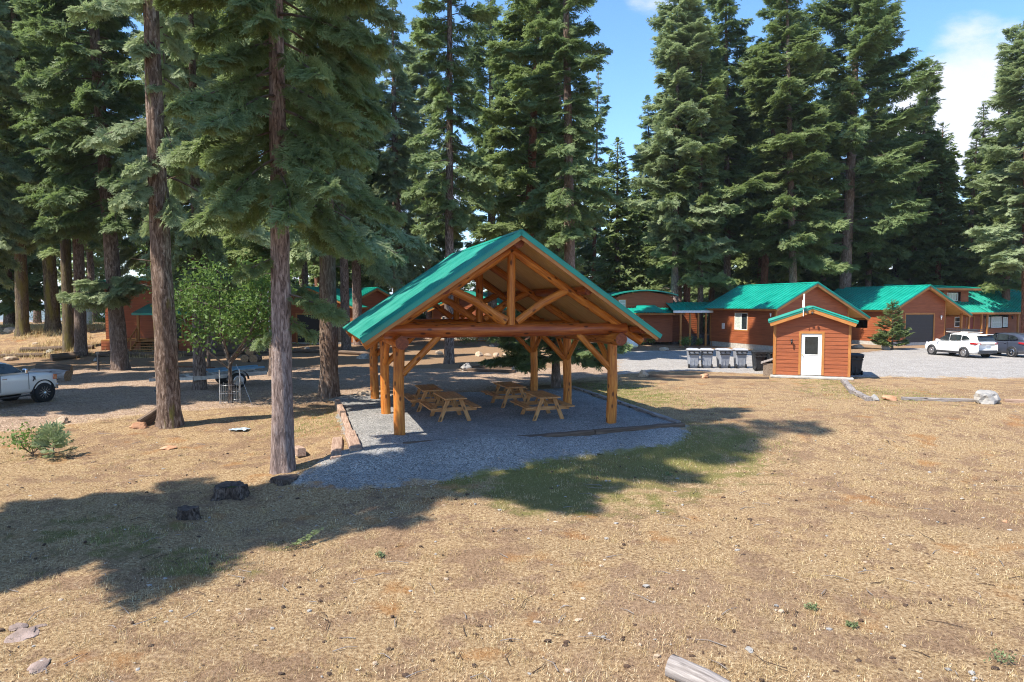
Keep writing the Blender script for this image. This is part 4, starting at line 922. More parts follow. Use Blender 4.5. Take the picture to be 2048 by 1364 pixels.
# ------------------------------------------------------------------ buildings
def siding(mb, A, B, z0, top, holes=(), bh=.19, lip=.018):
    """lap boards on the wall A->B (outside is to the right of A->B); top(u)->z"""
    A = Vector((A[0], A[1], 0)); B = Vector((B[0], B[1], 0)); d = (B - A); L = d.length; d.normalize(); nrm = Vector((d.y, -d.x, 0))
    z = z0; us = np.linspace(0, L, 241); tz = np.array([top(u) for u in us]); zmax = tz.max()
    while z < zmax - .02:
        z1 = z + bh
        def rng_(zz):
            k = us[tz >= zz - 1e-6]
            return (k.min(), k.max()) if len(k) else None
        r0 = rng_(z + .001); r1 = rng_(min(z1, zmax - .001))
        if r0 is None: break
        if r1 is None: r1 = ((r0[0] + r0[1]) / 2,) * 2
        segs = [(r0[0], r0[1], r1[0], r1[1])]
        for (h0, h1, hz0, hz1) in holes:
            zc = (z + z1) / 2
            if hz0 < zc < hz1:
                ns = []
                for a0, a1, b0, b1 in segs:
                    if a0 < h0: ns.append((a0, min(a1, h0), b0, min(b1, h0)))
                    if a1 > h1: ns.append((max(a0, h1), a1, max(b0, h1), b1))
                segs = ns
        zt = min(z1, zmax)
        for a0, a1, b0, b1 in segs:
            if a1 - a0 < .01 and b1 - b0 < .01: continue
            vs = [A + d * a0 + nrm * lip + Vector((0, 0, z)), A + d * a1 + nrm * lip + Vector((0, 0, z)), A + d * b1 + nrm * .003 + Vector((0, 0, zt)), A + d * b0 + nrm * .003 + Vector((0, 0, zt)), A + d * a0 + Vector((0, 0, z)), A + d * a1 + Vector((0, 0, z))]
            mb.add(vs, [(0, 1, 2, 3), (4, 5, 1, 0)])
        z = z1
    return d, nrm
def wall_frame(A, B):
    A = Vector((A[0], A[1], 0)); B = Vector((B[0], B[1], 0)); d = (B - A).normalized(); nrm = Vector((d.y, -d.x, 0))
    return lambda u, z, n=0: A + d * u + nrm * n + Vector((0, 0, z))
def wbox(mb, f, u0, u1, z0, z1, n0, n1, mi=0):
    vs = [f(u, z, n) for u in (u0, u1) for z in (z0, z1) for n in (n0, n1)]
    lng = (u1 - u0) >= (z1 - z0); lc = [((u, z, n) if lng else (z, u, n)) for u in (u0, u1) for z in (z0, z1) for n in (n0, n1)]
    return mb.add(vs, [(0, 1, 3, 2), (4, 6, 7, 5), (0, 4, 5, 1), (2, 3, 7, 6), (0, 2, 6, 4), (1, 5, 7, 3)], mi, lc)
def window(par, f, u0, u1, z0, z1, split='v', curtain=False, trim=True, mullion=.05):
    w = MB(); fr = .05
    for a, b, c, d_ in ((u0, u1, z0, z0 + fr), (u0, u1, z1 - fr, z1), (u0, u0 + fr, z0 + fr, z1 - fr), (u1 - fr, u1, z0 + fr, z1 - fr)): wbox(w, f, a, b, c, d_, -.03, .035)
    if split == 'v': um = (u0 + u1) / 2; wbox(w, f, um - mullion / 2, um + mullion / 2, z0 + fr, z1 - fr, -.03, .03)
    if split == 'h': zm = (z0 + z1) / 2; wbox(w, f, u0 + fr, u1 - fr, zm - mullion / 2, zm + mullion / 2, -.03, .03)
    win = w.build('window', [ALU], par)
    g = MB(); wbox(g, f, u0 + fr, u1 - fr, z0 + fr, z1 - fr, -.05, -.005); g.build('pane', [GLASS], win)
    if curtain:
        c = MB(); n = 14; W0, W1 = u0 + fr, u0 + fr + (u1 - u0 - 2 * fr) * (1 if curtain is True else curtain)
        for k in range(n): a = W0 + (W1 - W0) * k / n; b = W0 + (W1 - W0) * (k + 1) / n; c.add([f(a, z0 + fr, -.004), f(b, z0 + fr, -.001), f(b, z1 - fr, -.001), f(a, z1 - fr, -.004)], [(0, 1, 2, 3)])
        c.build('curtain', [CURTAIN], win)
    if trim:
        tmb = MB(); k = .09
        for a, b, c, d_ in ((u0 - k, u1 + k, z0 - k, z0), (u0 - k, u1 + k, z1, z1 + k), (u0 - k, u0, z0, z1), (u1, u1 + k, z0, z1)): wbox(tmb, f, a, b, c, d_, .0, .03)
        tmb.build('trim', [TRIM], win)
    return win
def door(par, f, u0, u1, z0, z1, m, name='door', glass=None, panels=True, ribs=0, handle=True, trim=.11):
    mb = MB(); wbox(mb, f, u0, u1, z0, z1, -.06, -.01); 
    if ribs:
        for k in range(1, ribs): z = z0 + (z1 - z0) * k / ribs; wbox(mb, f, u0 + .01, u1 - .01, z - .23 * (z1 - z0) / ribs * 1.6, z + .0, -.01, .004)
    if panels:
        um = (u0 + u1) / 2; w_ = (u1 - u0)
        for a, b in ((u0 + .16 * w_, um - .05 * w_), (um + .05 * w_, u1 - .16 * w_)): wbox(mb, f, a, b, z0 + .14, z0 + .42 * (z1 - z0), -.01, .004)
    d = mb.build(name, [m], par, bevel=.004)
    if glass:
        g = MB(); wbox(g, f, *glass, -.012, .001); g.build('pane', [GLASS], d)
        g = MB(); a, b, c, e = glass
        for q in ((a - .03, b + .03, c - .03, c), (a - .03, b + .03, e, e + .03), (a - .03, a, c, e), (b, b + .03, c, e)): wbox(g, f, *q, -.012, .008)
        g.build('pane_frame', [WHITE], d)
    if handle:
        h = MB(); p = f(u0 + .07, z0 + .98, .03); h.lathe([(.0, -.035), (.022, -.03), (.03, 0), (.02, .02), (.0, .025)], p, 10, axis='y'); h.build('handle', [BRASS], d)
    if trim:
        tm = MB()
        for a, b, c, e in ((u0 - trim, u0, z0, z1), (u1, u1 + trim, z0, z1), (u0 - trim, u1 + trim, z1, z1 + trim)): wbox(tm, f, a, b, c, e, -.0, .035)
        tm.build('trim', [TRIM], d)
    return d
def house(name, label, cat, loc, ang, WL, WR, L, ridge, slope, zb=.4, ov_e=.45, ov_g=.5, holes=None, post_r=None, rib=.42, group=None, extra_r=0, backless=True, trimc=TRIM):
    """gable toward -Y local, ridge along +Y; x from -WL..WR (apex x=0)"""
    h = thing(name, label, cat, loc, ang, group); holes = holes or {}
    topf = lambda x: ridge - .14 - slope * abs(x)
    zl, zr = topf(-WL), topf(WR)
    def wallpart(A, B, top, hk):
        mb = MB(); siding(mb, A, B, zb, top, holes.get(hk, ())); return mb.build('wall', [SIDING], h)
    wallpart((-WL, 0), (WR, 0), lambda u: topf(u - WL), 'front')
    wallpart((WR, L), (-WL, L), lambda u: topf(WR - u), 'back')
    wallpart((-WL, L), (-WL, 0), lambda u: zl, 'left'); wallpart((WR, 0), (WR, L), lambda u: zr, 'right')
    fd = MB()
    for A, B in (((-WL, 0), (WR, 0)), ((-WL, L), (-WL, 0)), ((WR, 0), (WR, L)), ((WR, L), (-WL, L))):
        f = wall_frame(A, B); Lw = (Vector(A) - Vector(B)).length; wbox(fd, f, 0, Lw, -.3, zb, -.2, .0)
    fd.build('foundation', [CONC], h)
    # dark interior backing so windows and doors are not see-through
    for x, y, zt in ((-WL, 0, zl), (WR, 0, zr), (-WL, L, zl), (WR, L, zr)):
        sx = -1 if x < 0 else 1; sy = -1 if y == 0 else 1
        ct = MB(); ct.box((x + sx * .012 - sx * .05, y + sy * .025, (zb + zt) / 2), (.11, .03, zt - zb)); ct.box((x + sx * .025, y - sy * .055 + sy * .0, (zb + zt) / 2), (.03, .11, zt - zb)); ct.build('corner_trim', [trimc], h)
    th = math.atan(slope); c_, s_ = math.cos(th), math.sin(th); mr_ = MB(); ms = MB(); mf_ = MB(); mt = MB()
    for sg, Wd, ex in ((-1, WL, 0), (1, WR, extra_r)):
        S1 = (Wd + ov_e + ex) / c_
        on = lambda sg_, s, v, n: Vector((sg_ * (s * c_ + n * s_), v, ridge - s * s_ + n * c_))
        metal_roof(mr_, on, 0, S1 + .03, -ov_g, L + ov_g, sg, rib=rib, h=.035)
        BX = [(0, 1, 3, 2), (4, 6, 7, 5), (0, 4, 5, 1), (2, 3, 7, 6), (0, 2, 6, 4), (1, 5, 7, 3)]
        def bx(mb, s0, s1, v0, v1, n0, n1): mb.add([on(sg, s, v, n) for s in (s0, s1) for v in (v0, v1) for n in (n0, n1)], BX, 0, [((s, v, n) if s1 - s0 > v1 - v0 else (v, s, n)) for s in (s0, s1) for v in (v0, v1) for n in (n0, n1)])
        bx(ms, 0.0, S1 - .01, -ov_g + .03, L + ov_g - .03, -.06, -.012)
        for v in (-ov_g, L + ov_g - .04): bx(mf_, 0, S1, v, v + .04, -.26, -.03)
        bx(mf_, S1 - .045, S1, -ov_g + .04, L + ov_g - .04, -.20, -.02)
        bx(mt, -.002, .16, -ov_g - .02, L + ov_g + .02, .048, .054)
        for v in (-ov_g - .018, L + ov_g + .004): bx(mt, 0, S1 + .03, v, v + .014, -.08, .05)
    rf = mr_.build('roof', [GREEN], h); mt.build('roof_trim', [GREEN], rf); ms.build('soffit', [DECKING], h); mf_.build('fascia', [trimc], h)
    return h
CAB_A = R(20)
# nearer cabin, eave wall to the left
h1 = house('cabin', 'cabin with sliding window in its red sided wall, behind the row of bins', 'cabin', (20.4 + 3.55 * math.cos(CAB_A), 52 + 3.55 * math.sin(CAB_A), 0), CAB_A, 3.55, 3.7, 8.2, 5.36, .51, zb=.42, extra_r=1.35,
           holes={'left': [(3.35 + .0, 4.95, 1.6, 3.0)]}, group='red sided cabins with green roofs')
f = wall_frame((-3.55, 8.2), (-3.55, 0)); window(h1, f, 3.35, 4.95, 1.55, 2.95, 'v', .55)
mb = MB(); wbox(mb, f, 1.75, 2.05, 1.55, 2.05, .02, .10); mb.build('meter_box', [ALU], h1, bevel=.01)
# garage cabin
gx, gy = 33.3, 59
h2 = house('garage_cabin', 'cabin with a wide black garage door in its gable, behind the parked white car', 'garage', (gx + 3.9 * math.cos(CAB_A), gy + 3.9 * math.sin(CAB_A), 0), CAB_A, 3.9, 2.6, 9.0, 5.36, .50, zb=.35, extra_r=2.3,
           holes={'front': [(1.55, 5.15, -.1, 2.85)], 'left': [(5.0, 6.5, 1.5, 2.6)]}, group='red sided cabins with green roofs')
f = wall_frame((-3.9, 0), (2.6, 0)); door(h2, f, 1.65, 5.05, .02, 2.75, GDOOR, 'garage_door', None, False, 7, False, .14)
f = wall_frame((-3.9, 9), (-3.9, 0)); window(h2, f, 3.2, 4.5, 1.5, 2.6, 'v', True)
for x, y in ((4.75, .05), (4.75, 4.5), (4.75, 8.9)): MB().box((x, y, 1.4), (.16, .16, 2.85)).build('carport_post', [TRIM], h2)
def wall_lamp(par, p, m=DARKM, s=1.0):
    mb = MB(); mb.lathe([(.0, .16 * s), (.05 * s, .14 * s), (.07 * s, .09 * s), (.02 * s, .085 * s)], p, 10); mb.lathe([(.03 * s, -.10 * s), (.055 * s, .08 * s)], p, 8); mb.lathe([(0, -.13 * s), (.04 * s, -.10 * s)], p, 8)
    mb.bar(Vector(p) + Vector((0, .02, .1 * s)), Vector(p) + Vector((0, .14, .1 * s)), .03, .03); return mb.build('wall_lamp', [m], par)
wall_lamp(h2, (1.95, -.14, 2.45), ALU, 1.3); wall_lamp(h1, (-3.72, .4, 2.8), ALU, 1.1)
# right hand house with dormer: long side toward the camera
RA = R(20)
hx, hy = 41.6, 64.5
h3 = thing('house', 'long house with dormer windows and porch behind the parked cars', 'house', (hx, hy, 0), RA)
BX = [(0, 1, 3, 2), (4, 6, 7, 5), (0, 4, 5, 1), (2, 3, 7, 6), (0, 2, 6, 4), (1, 5, 7, 3)]
mb = MB(); siding(mb, (0, 0), (16, 0), .35, lambda u: 3.15, [(1.1, 2.0, 1.45, 2.5), (2.7, 3.9, .3, 2.5), (5.4, 8.7, 1.25, 2.6)]); mb.build('wall', [SIDING], h3)
mb = MB(); siding(mb, (0, 8), (0, 0), .35, lambda u: 3.15 + .55 * min(u, 8 - u)); mb.build('wall', [SIDING], h3)
mb = MB(); siding(mb, (-1.2, 1.2), (4.6, 1.2), 3.2, lambda u: 5.15, [(.7, 2.3, 3.9, 4.85), (3.0, 4.7, 3.9, 4.85)]); siding(mb, (4.6, 1.2), (4.6, 5), 3.2, lambda u: 5.15); siding(mb, (-1.2, 5), (-1.2, 1.2), 3.2, lambda u: 5.15); mb.build('dormer_wall', [SIDING], h3)
mb = MB(); wbox(mb, wall_frame((0, 0), (16, 0)), 0, 16, -.3, .35, -.2, 0); mb.build('foundation', [CONC], h3)
def onh(sg, s, v, n, sl=.55, y0=-.7, z0=2.85):
    th = math.atan(sl); return Vector((v, y0 + s * math.cos(th) - n * math.sin(th), z0 + s * math.sin(th) + n * math.cos(th)))
S_ = 4.9 / math.cos(math.atan(.55))
mr_ = MB(); metal_roof(mr_, lambda sg, s, v, n: onh(sg, S_ - s, v, n), 0, S_, 4.75, 16.5, 1, .42, .035); metal_roof(mr_, lambda sg, s, v, n: onh(sg, 2.3 - s, v, n), 0, 2.3, -1.6, 4.75, 1, .42, .035)
mr_.add([onh(1, S_, v, .01) + Vector((0, dy, dz)) for v in (4.75, 16.5) for dy, dz in ((0, 0), (4.6, -2.6)) for _ in (0, 1)][::1][:0] or [Vector((4.75, 4.2, 5.56)), Vector((16.5, 4.2, 5.56)), Vector((16.5, 9, 2.9)), Vector((4.75, 9, 2.9))], [(0, 1, 2, 3)])
rf = mr_.build('roof', [GREEN], h3)
mr_ = MB(); vs = [Vector((x, y, z + dz)) for x in (-1.7, 5.3) for (y, z) in ((.5, 5.22), (5.5, 5.62)) for dz in (0, .07)]; mr_.add(vs, BX)
for k in range(17): x = -1.68 + 6.96 * k / 16; mr_.bar((x, .5, 5.30), (x, 5.5, 5.70), .03, .05)
mr_.build('dormer_roof', [GREEN], h3)
for a_, b_, w_ in (((-1.7, .5, 5.13), (5.3, .5, 5.13), .20), ((4.75, -.72, 2.78), (16.5, -.72, 2.78), .20), ((-1.6, -.72, 2.80), (4.75, -.72, 2.80), .18)): MB().bar(a_, b_, .05, w_).build('fascia', [TRIM], h3)
f = wall_frame((0, 0), (16, 0)); window(h3, f, 1.15, 1.95, 1.5, 2.45, 'h', False); door(h3, f, 2.75, 3.75, .4, 2.45, plain('red_door', (.22, .05, .04), .5), 'door', None, True)
window(h3, f, 5.5, 6.05, 1.4, 2.4, 'h', True, False); window(h3, f, 6.25, 7.75, 1.35, 2.45, 'h', True, False); window(h3, f, 7.95, 8.6, 1.4, 2.4, 'h', True, False)
f = wall_frame((-1.2, 1.2), (4.6, 1.2)); window(h3, f, .8, 2.2, 4.0, 4.8, 'v', False, False); window(h3, f, 3.1 - .3, 4.4 - .1, 4.0, 4.8, 'v', .9, False)
for x in (2.35, 4.1, 4.9, 9.3): MB().box((x, -.55, 1.4), (.15, .15, 2.8)).build('porch_post', [TRIM], h3)
for px_ in (5.0, 8.9): wall_lamp(h3, (px_ + .2, -.13, 2.35), DARKM, 1.2)

# small shed
SW, SA = 3.42, R(-21); scx, scy = 14.68, 32.9
sh = house('shed', 'small red sided shed with a white door and a low green gable roof', 'shed', (scx, scy, 0), SA, SW / 2, SW / 2, 2.6, 3.50, .36, zb=.14, ov_e=.26, ov_g=.34,
           holes={'front': [(SW / 2 - .52 + .06, SW / 2 + .48 + .06, -.1, 2.26)]}, rib=.30)
f = wall_frame((-SW / 2, 0), (SW / 2, 0)); c0 = SW / 2 - .47; door(sh, f, c0, c0 + .93, .17, 2.20, WHITE, 'door', (c0 + .17, c0 + .76, 1.18, 2.05), True)
mb = MB(); mb.box((0, -.12, .06), (SW + .3, .5, .10)); mb.build('slab', [CONC], sh, bevel=.02)
wall_lamp(sh, (-SW / 2 + .80, -.16, 1.78), DARKM, .9)
mb = MB(); mb.tube([(-.42, -.40, 3.05), (-.42, -.40, 3.9)], [.018, .018], 8); mb.box((-.42, -.46, 3.66), (.11, .08, .36)); mb.box((-.40, -.44, 4.0), (.07, .06, .28)); mb.build('antenna', [ALU], sh, bevel=.01)
mb = MB(); mb.box((-.25, -.40, 3.28), (.08, .1, .12)); mb.lathe([(.02, -.08), (.05, 0), (.05, .05), (.0, .07)], (-.02, -.42, 3.20), 10); mb.build('camera_bracket', [DARKM], sh)
kb = thing('wooden_box', 'low wooden box with a slanted lid against the left side of the shed', 'box', P(1541, 752), SA)
MB().box((.0, .45, .32), (.62, .95, .64)).build('box_body', [FENCEW], kb); mb = MB(); mb.bar((-.42, .45, .62), (.38, .45, .92), 1.08, .03); mb.build('lid', [GREYLOG], kb)

# far cabins
q = P(1245, 690)
h4 = thing('cabin', 'two storey far cabin with an arched green roof and awning, right of the pavilion eave', 'cabin', (q.x - .6, 60.5, 0), R(4), 'red sided cabins with green roofs')
mb = MB(); siding(mb, (0, 0), (5.2, 0), .25, lambda u: 4.35 + .42 * (1 - ((u - 2.6) / 2.6) ** 2), [(1.3, 2.5, 1.2, 2.3), (.2, .9, 3.4, 4.1)]); siding(mb, (5.2, 0), (5.2, 7), .25, lambda u: 4.35); siding(mb, (0, 7), (0, 0), .25, lambda u: 4.35); mb.build('wall', [SIDING], h4)
mr_ = MB(); prev = None
for k in range(12):
    u0, u1 = -.35 + 5.9 * k / 12, -.35 + 5.9 * (k + 1) / 12; g_ = lambda u: 4.42 + .45 * (1 - ((u - 2.6) / 2.95) ** 2)
    mr_.add([Vector((u, y, g_(u) + dz)) for u in (u0, u1) for y in (-.5, 7.4) for dz in (0, .10)], BX)
mr_.build('roof', [GREEN], h4)
mr_ = MB(); mr_.add([(-.7, -1.1, 2.85), (2.2, -1.1, 2.85), (2.2, .0, 3.35), (-.7, 0, 3.35)], [(0, 1, 2, 3)]); mr_.add([(1.2, -1.6, 2.95), (4.2, -1.6, 2.95), (3.5, 0, 3.6), (1.9, 0, 3.6)], [(0, 1, 2, 3)]); mr_.add([(3.4, -1.1, 2.85), (6.0, -1.1, 2.85), (6.0, 0, 3.35), (3.4, 0, 3.35)], [(0, 1, 2, 3)])
for k in range(24): x = -.6 + 6.5 * k / 23; mr_.bar((x, -1.12, 2.88), (x, 0, 3.38), .03, .04)
mr_.build('awning', [GREEN], h4)
mb = MB(); mb.bar((-.7, -1.12, 2.80), (6.0, -1.12, 2.80), .05, .16); mb.build('fascia', [TRIM], h4)
f = wall_frame((0, 0), (5.2, 0)); window(h4, f, 1.35, 2.45, 1.25, 2.3, 'v', .9); window(h4, f, .25, .85, 3.45, 4.05, 'h', True)
for x in (.2, 1.0, 1.8): MB().box((x, -1.0, 1.4), (.12, .12, 2.8)).build('porch_post', [TRIM], h4)
rl = MB(); rl.bar((.1, -1.0, 1.2), (1.9, -1.0, 1.2), .06, .06); rl.bar((.1, -1.0, .7), (1.9, -1.0, .7), .05, .05); [rl.bar((.2 + k * .2, -1.0, .7), (.2 + k * .2, -1.0, 1.2), .03, .03) for k in range(9)]; rl.build('railing', [TRIM], h4)
q = P(1350, 690)
wk = thing('covered_walkway', 'roofed walkway with orange posts joining the far cabin and the nearer cabin', 'walkway', (q.x, 59.5, 0), R(6))
mr_ = MB(); metal_roof(mr_, lambda sg, s, v, n: Vector((v, 1.6 - s * .95 - n * .3, 3.85 - s * .33 + n * .95)), 0, 2.2, -.6, 3.5, 1, .4, .03); mr_.build('roof', [GREEN], wk)
mb = MB(); mb.bar((-.6, -.5, 3.02), (3.5, -.5, 3.02), .05, .2); mb.build('fascia', [ALU], wk)
for x in (.15, 1.0, 1.75, 2.45, 3.05): MB().box((x, -.3, 1.45), (.14, .14, 3.0)).build('post', [TRIM], wk)
mb = MB(); siding(mb, (-.4, 2.8), (3.4, 2.8), .2, lambda u: 3.2); mb.build('back_wall', [SIDING], wk)
mb = MB(); mb.bar((1.0, .2, 1.0), (3.1, .2, 1.0), .06, .08); mb.bar((1.0, .2, .5), (3.1, .2, .5), .04, .8); mb.build('railing', [DARKM], wk)

# left-centre garage cabin among the trees
q = Q(592, 62)
h5 = house('garage_cabin', 'shaded cabin with a dark garage door seen between the trunks left of the pavilion', 'garage', (q.x + 1.3, 62, q.z), R(-3), 4.6, 4.0, 8, 5.2, .42, zb=.1, holes={'front': [(3.3, 7.7, -.2, 2.75)]}, group='red sided cabins with green roofs')
f = wall_frame((-4.6, 0), (4.0, 0)); door(h5, f, 3.4, 7.6, .05, 2.65, GDOOR, 'garage_door', None, False, 7, False, .14)
q = Q(700, 66)
h6 = house('cabin', 'far cabin with a bright green roof side and wooden porch left of the pavilion roof', 'cabin', (q.x + 2.5, 66, 0), R(38), 3.5, 3.5, 9, 5.3, .50, zb=.5, group='red sided cabins with green roofs')
rl = MB(); rl.bar((-3.4, -1.2, 1.4), (3.4, -1.2, 1.4), .07, .07); [rl.bar((-3.3 + k * .3, -1.2, .5), (-3.3 + k * .3, -1.2, 1.4), .05, .05) for k in range(23)]; rl.bar((-3.4, -1.2, .5), (3.4, -1.2, .5), .07, .12); rl.build('railing', [TRIM], h6)
q = Q(905, 70)
h7 = house('cabin', 'far cabin seen through the timber truss of the pavilion', 'cabin', (q.x + 1.5, 70, 0), R(-14), 3.8, 3.8, 8, 5.0, .45, zb=.5, group='red sided cabins with green roofs', holes={'front': [(1.0, 2.2, 1.4, 2.5)]})
f = wall_frame((-3.8, 0), (3.8, 0)); window(h7, f, 1.05, 2.15, 1.4, 2.4, 'v', False)
rl = MB(); rl.bar((-3.6, -1.3, 1.5), (3.6, -1.3, 1.5), .07, .07); [rl.bar((-3.5 + k * .3, -1.3, .6), (-3.5 + k * .3, -1.3, 1.5), .05, .05) for k in range(24)]; rl.bar((-3.6, -1.3, .55), (3.6, -1.3, .55), .07, .12); rl.build('railing', [TRIM], h7)
def steps(par, x, y, w, n, rise, run, m=TRIM):
    mb = MB()
    for k in range(n): mb.box((x, y + k * run, (k + .7) * rise), (w, run * .9, .05))
    mb.bar((x - w / 2, y - .1, 0), (x - w / 2, y + n * run, n * rise), .06, .22); mb.bar((x + w / 2, y - .1, 0), (x + w / 2, y + n * run, n * rise), .06, .22)
    for sg in (-1, 1):
        mb.bar((x + sg * w / 2, y, .9), (x + sg * w / 2, y + n * run, n * rise + .9), .06, .08)
        for k in range(0, n + 1, 3): mb.bar((x + sg * w / 2, y + k * run, k * rise - .1), (x + sg * w / 2, y + k * run, k * rise + .9), .07, .07)
    return mb.build('steps', [m], par)
steps(h7, 2.8, -3.2, 1.6, 6, .15, .28)
# red cabin at far left with steps
q = P(285, 682)
h8 = thing('cabin', 'tall dark red cabin with wooden entrance steps, between the trunks at far left', 'cabin', (q.x, q.y, 0), R(6), 'red sided cabins with green roofs')
mb = MB(); siding(mb, (-4.2, 4), (2.6, 4), .6, lambda u: 5.25 + .12 * (1 - abs(u - 3.4) / 3.4), [(4.3, 5.3, .6, 2.6)]); siding(mb, (2.6, 4), (2.6, 10), .6, lambda u: 5.2); siding(mb, (-4.2, 10), (-4.2, 4), .6, lambda u: 5.2); mb.build('wall', [SIDING], h8)
mb = MB(); mb.add([Vector((x, y, z)) for x, zz in ((-4.6, 5.20), (-.8, 5.42)) for y in (3.4, 10.4) for z in (zz, zz + .14)], BX); mb.add([Vector((x, y, z)) for x, zz in ((-.8, 5.42), (3.0, 5.20)) for y in (3.4, 10.4) for z in (zz, zz + .14)], BX); mb.build('roof', [GREEN], h8)
mb = MB(); mb.box((.2, 2.9, 1.15), (7.4, 2.2, .12)); mb.build('deck', [TRIM], h8); mb = MB(); siding(mb, (1.6, 1.8), (3.9, 1.8), .0, lambda u: 1.1); mb.build('skirt', [SIDING], h8); mb = MB(); siding(mb, (-3.5, 1.8), (-.9, 1.8), .0, lambda u: 1.1); mb.build('skirt', [SIDING], h8)
mb = MB(); mb.add([(-1.2, 1.2, 3.05), (3.6, 1.2, 3.05), (3.6, 4, 3.7), (-1.2, 4, 3.7)], [(0, 1, 2, 3)]); mb.bar((-1.2, 1.2, 2.98), (3.6, 1.2, 2.98), .05, .16); mb.build('porch_roof', [GREEN], h8)
for x in (-1.0, 1.2, 3.4): MB().box((x, 1.7, 2.1), (.14, .14, 1.9)).build('porch_post', [TRIM], h8)
f = wall_frame((-4.2, 4), (2.6, 4)); door(h8, f, 4.35, 5.2, 1.2, 3.2, GDOOR, 'door', None, True)
steps(h8, .0, -.1, 2.2, 7, .165, .27)
tk = thing('propane_tank', 'white upright propane tank between the dark trunks at far left', 'tank', Q(174, 64) + Vector((0, 0, -.05)))
mb = MB(); mb.lathe([(.0, 0), (.38, .02), (.44, .15), (.44, 1.35), (.36, 1.52), (.14, 1.6), (.0, 1.61)], (0, 0, 0), 24); mb.build('tank_body', [WHITE], tk); mb = MB(); mb.lathe([(.15, 1.58), (.17, 1.60), (.17, 1.78), (.0, 1.80)], (0, 0, 0), 16); mb.build('valve_cap', [WHITE], tk)

# ------------------------------------------------------------------ vehicles
def paint(name, col, metal=0.0):
    m, t, b = mat(name, .28, .5, metal, .6); b.inputs['Coat Roughness'].default_value = .05
    f = noi(t, vec(t, 'obj'), 3, 4); sp = N(t, 'ShaderNodeSeparateXYZ'); t.links.new(vec(t, 'obj'), sp.inputs[0])
    dust = mth(t, 'MULTIPLY', mrange(t, sp.outputs['Z'], .75, .25), mrange(t, f, .35, .65))
    t.links.new(mixc(t, mth(t, 'MULTIPLY', dust, .18), col, (.34, .29, .24)), b.inputs['Base Color']); return m
PWHITE = paint('white_car_paint', (.86, .86, .85)); PBLUE = paint('slate_car_paint', (.055, .065, .095), .3)
CHROME = plain('chrome', (.75, .76, .78), .12, 1.0, vary=.02); REDL = plain('red_lens', (.35, .01, .012), .2, vary=.1, coat=.8); AMBER = plain('amber_lens', (.55, .12, .03), .2, coat=.8); CLEARL = plain('clear_lens', (.55, .57, .6), .1, vary=.1, coat=.8)
def loft(mb, sts, prof, mi=0):
    """sts: list of dicts; prof(st)->half outline [(y,z)...] from bottom centre to top centre"""
    rows = []; vs = []
    for st in sts:
        h = prof(st); full = [(-y, z) for y, z in h[::-1]][:-1] + [(y, z) for y, z in h] if False else [(y, z) for y, z in h] + [(-y, z) for y, z in h[::-1][1:-1]]
        rows.append(len(full)); vs += [(st['x'], y, z) for y, z in full]
    n = rows[0]; fs = []
    for i in range(len(sts) - 1):
        for j in range(n): fs.append((i * n + j, i * n + (j + 1) % n, (i + 1) * n + (j + 1) % n, (i + 1) * n + j))
    fs.append(tuple(range(n))); fs.append(tuple(range((len(sts) - 1) * n, len(sts) * n))[::-1])
    mb.add(vs, fs, mi, None, True); return mb
def S(x, w, zb, zs): return dict(x=x, w=w, zb=zb, zs=zs)
def low_prof(s):
    w, zb, zs = s['w'], s['zb'], s['zs']; m = zb + (zs - zb) * .45
    return [(0, zb), (w * .86, zb), (w * .97, zb + .07), (w, m), (w * .985, zs - .10), (w * .94, zs - .02), (w * .5, zs + .012), (0, zs + .02)]
def wheel(par, x, y, r, w, sg, m_rim=STEEL, spokes=10):
    mb = MB(); o = []
    mb.lathe([(r * .62, -w / 2), (r * .93, -w / 2), (r, -w * .35), (r, w * .35), (r * .93, w / 2), (r * .62, w / 2)], (0, 0, 0), 28, axis='y')
    wh = mb.build('wheel', [BLACK], par); wh.location = (x, y, r)
    rm = MB(); yy = sg * w * .42
    rm.lathe([(r * .60, yy - .02), (r * .68, yy - .02), (r * .68, yy + .02), (r * .60, yy + .02)], (0, 0, 0), 28, axis='y')
    for k in range(spokes): a = 2 * PI * k / spokes; rm.bar((math.cos(a) * r * .12, yy, math.sin(a) * r * .12), (math.cos(a) * r * .62, yy, math.sin(a) * r * .62), .03, r * .13, up=(0, 1, 0))
    rm.lathe([(0, yy - .03), (r * .16, yy - .03), (r * .14, yy + .03 * sg), (0, yy + .03 * sg)], (0, 0, 0), 14, axis='y'); rm.build('rim', [m_rim], wh)
    return wh
def poly_side(par, name, pts, y, m, t_=.012, tumble=None):
    """thin panel on the side; pts (x,z); y at height via tumble(z)"""
    mb = MB(); yf = (lambda z: y) if tumble is None else tumble
    sg = 1 if yf(1.0) > 0 else -1
    a = [(x, yf(z), z) for x, z in pts]; b = [(x, yf(z) + sg * t_, z) for x, z in pts]; n = len(pts)
    mb.add(a + b, [tuple(range(n)), tuple(range(n, 2 * n))] + [(i, (i + 1) % n, (i + 1) % n + n, i + n) for i in range(n)]); return mb.build(name, [m], par)
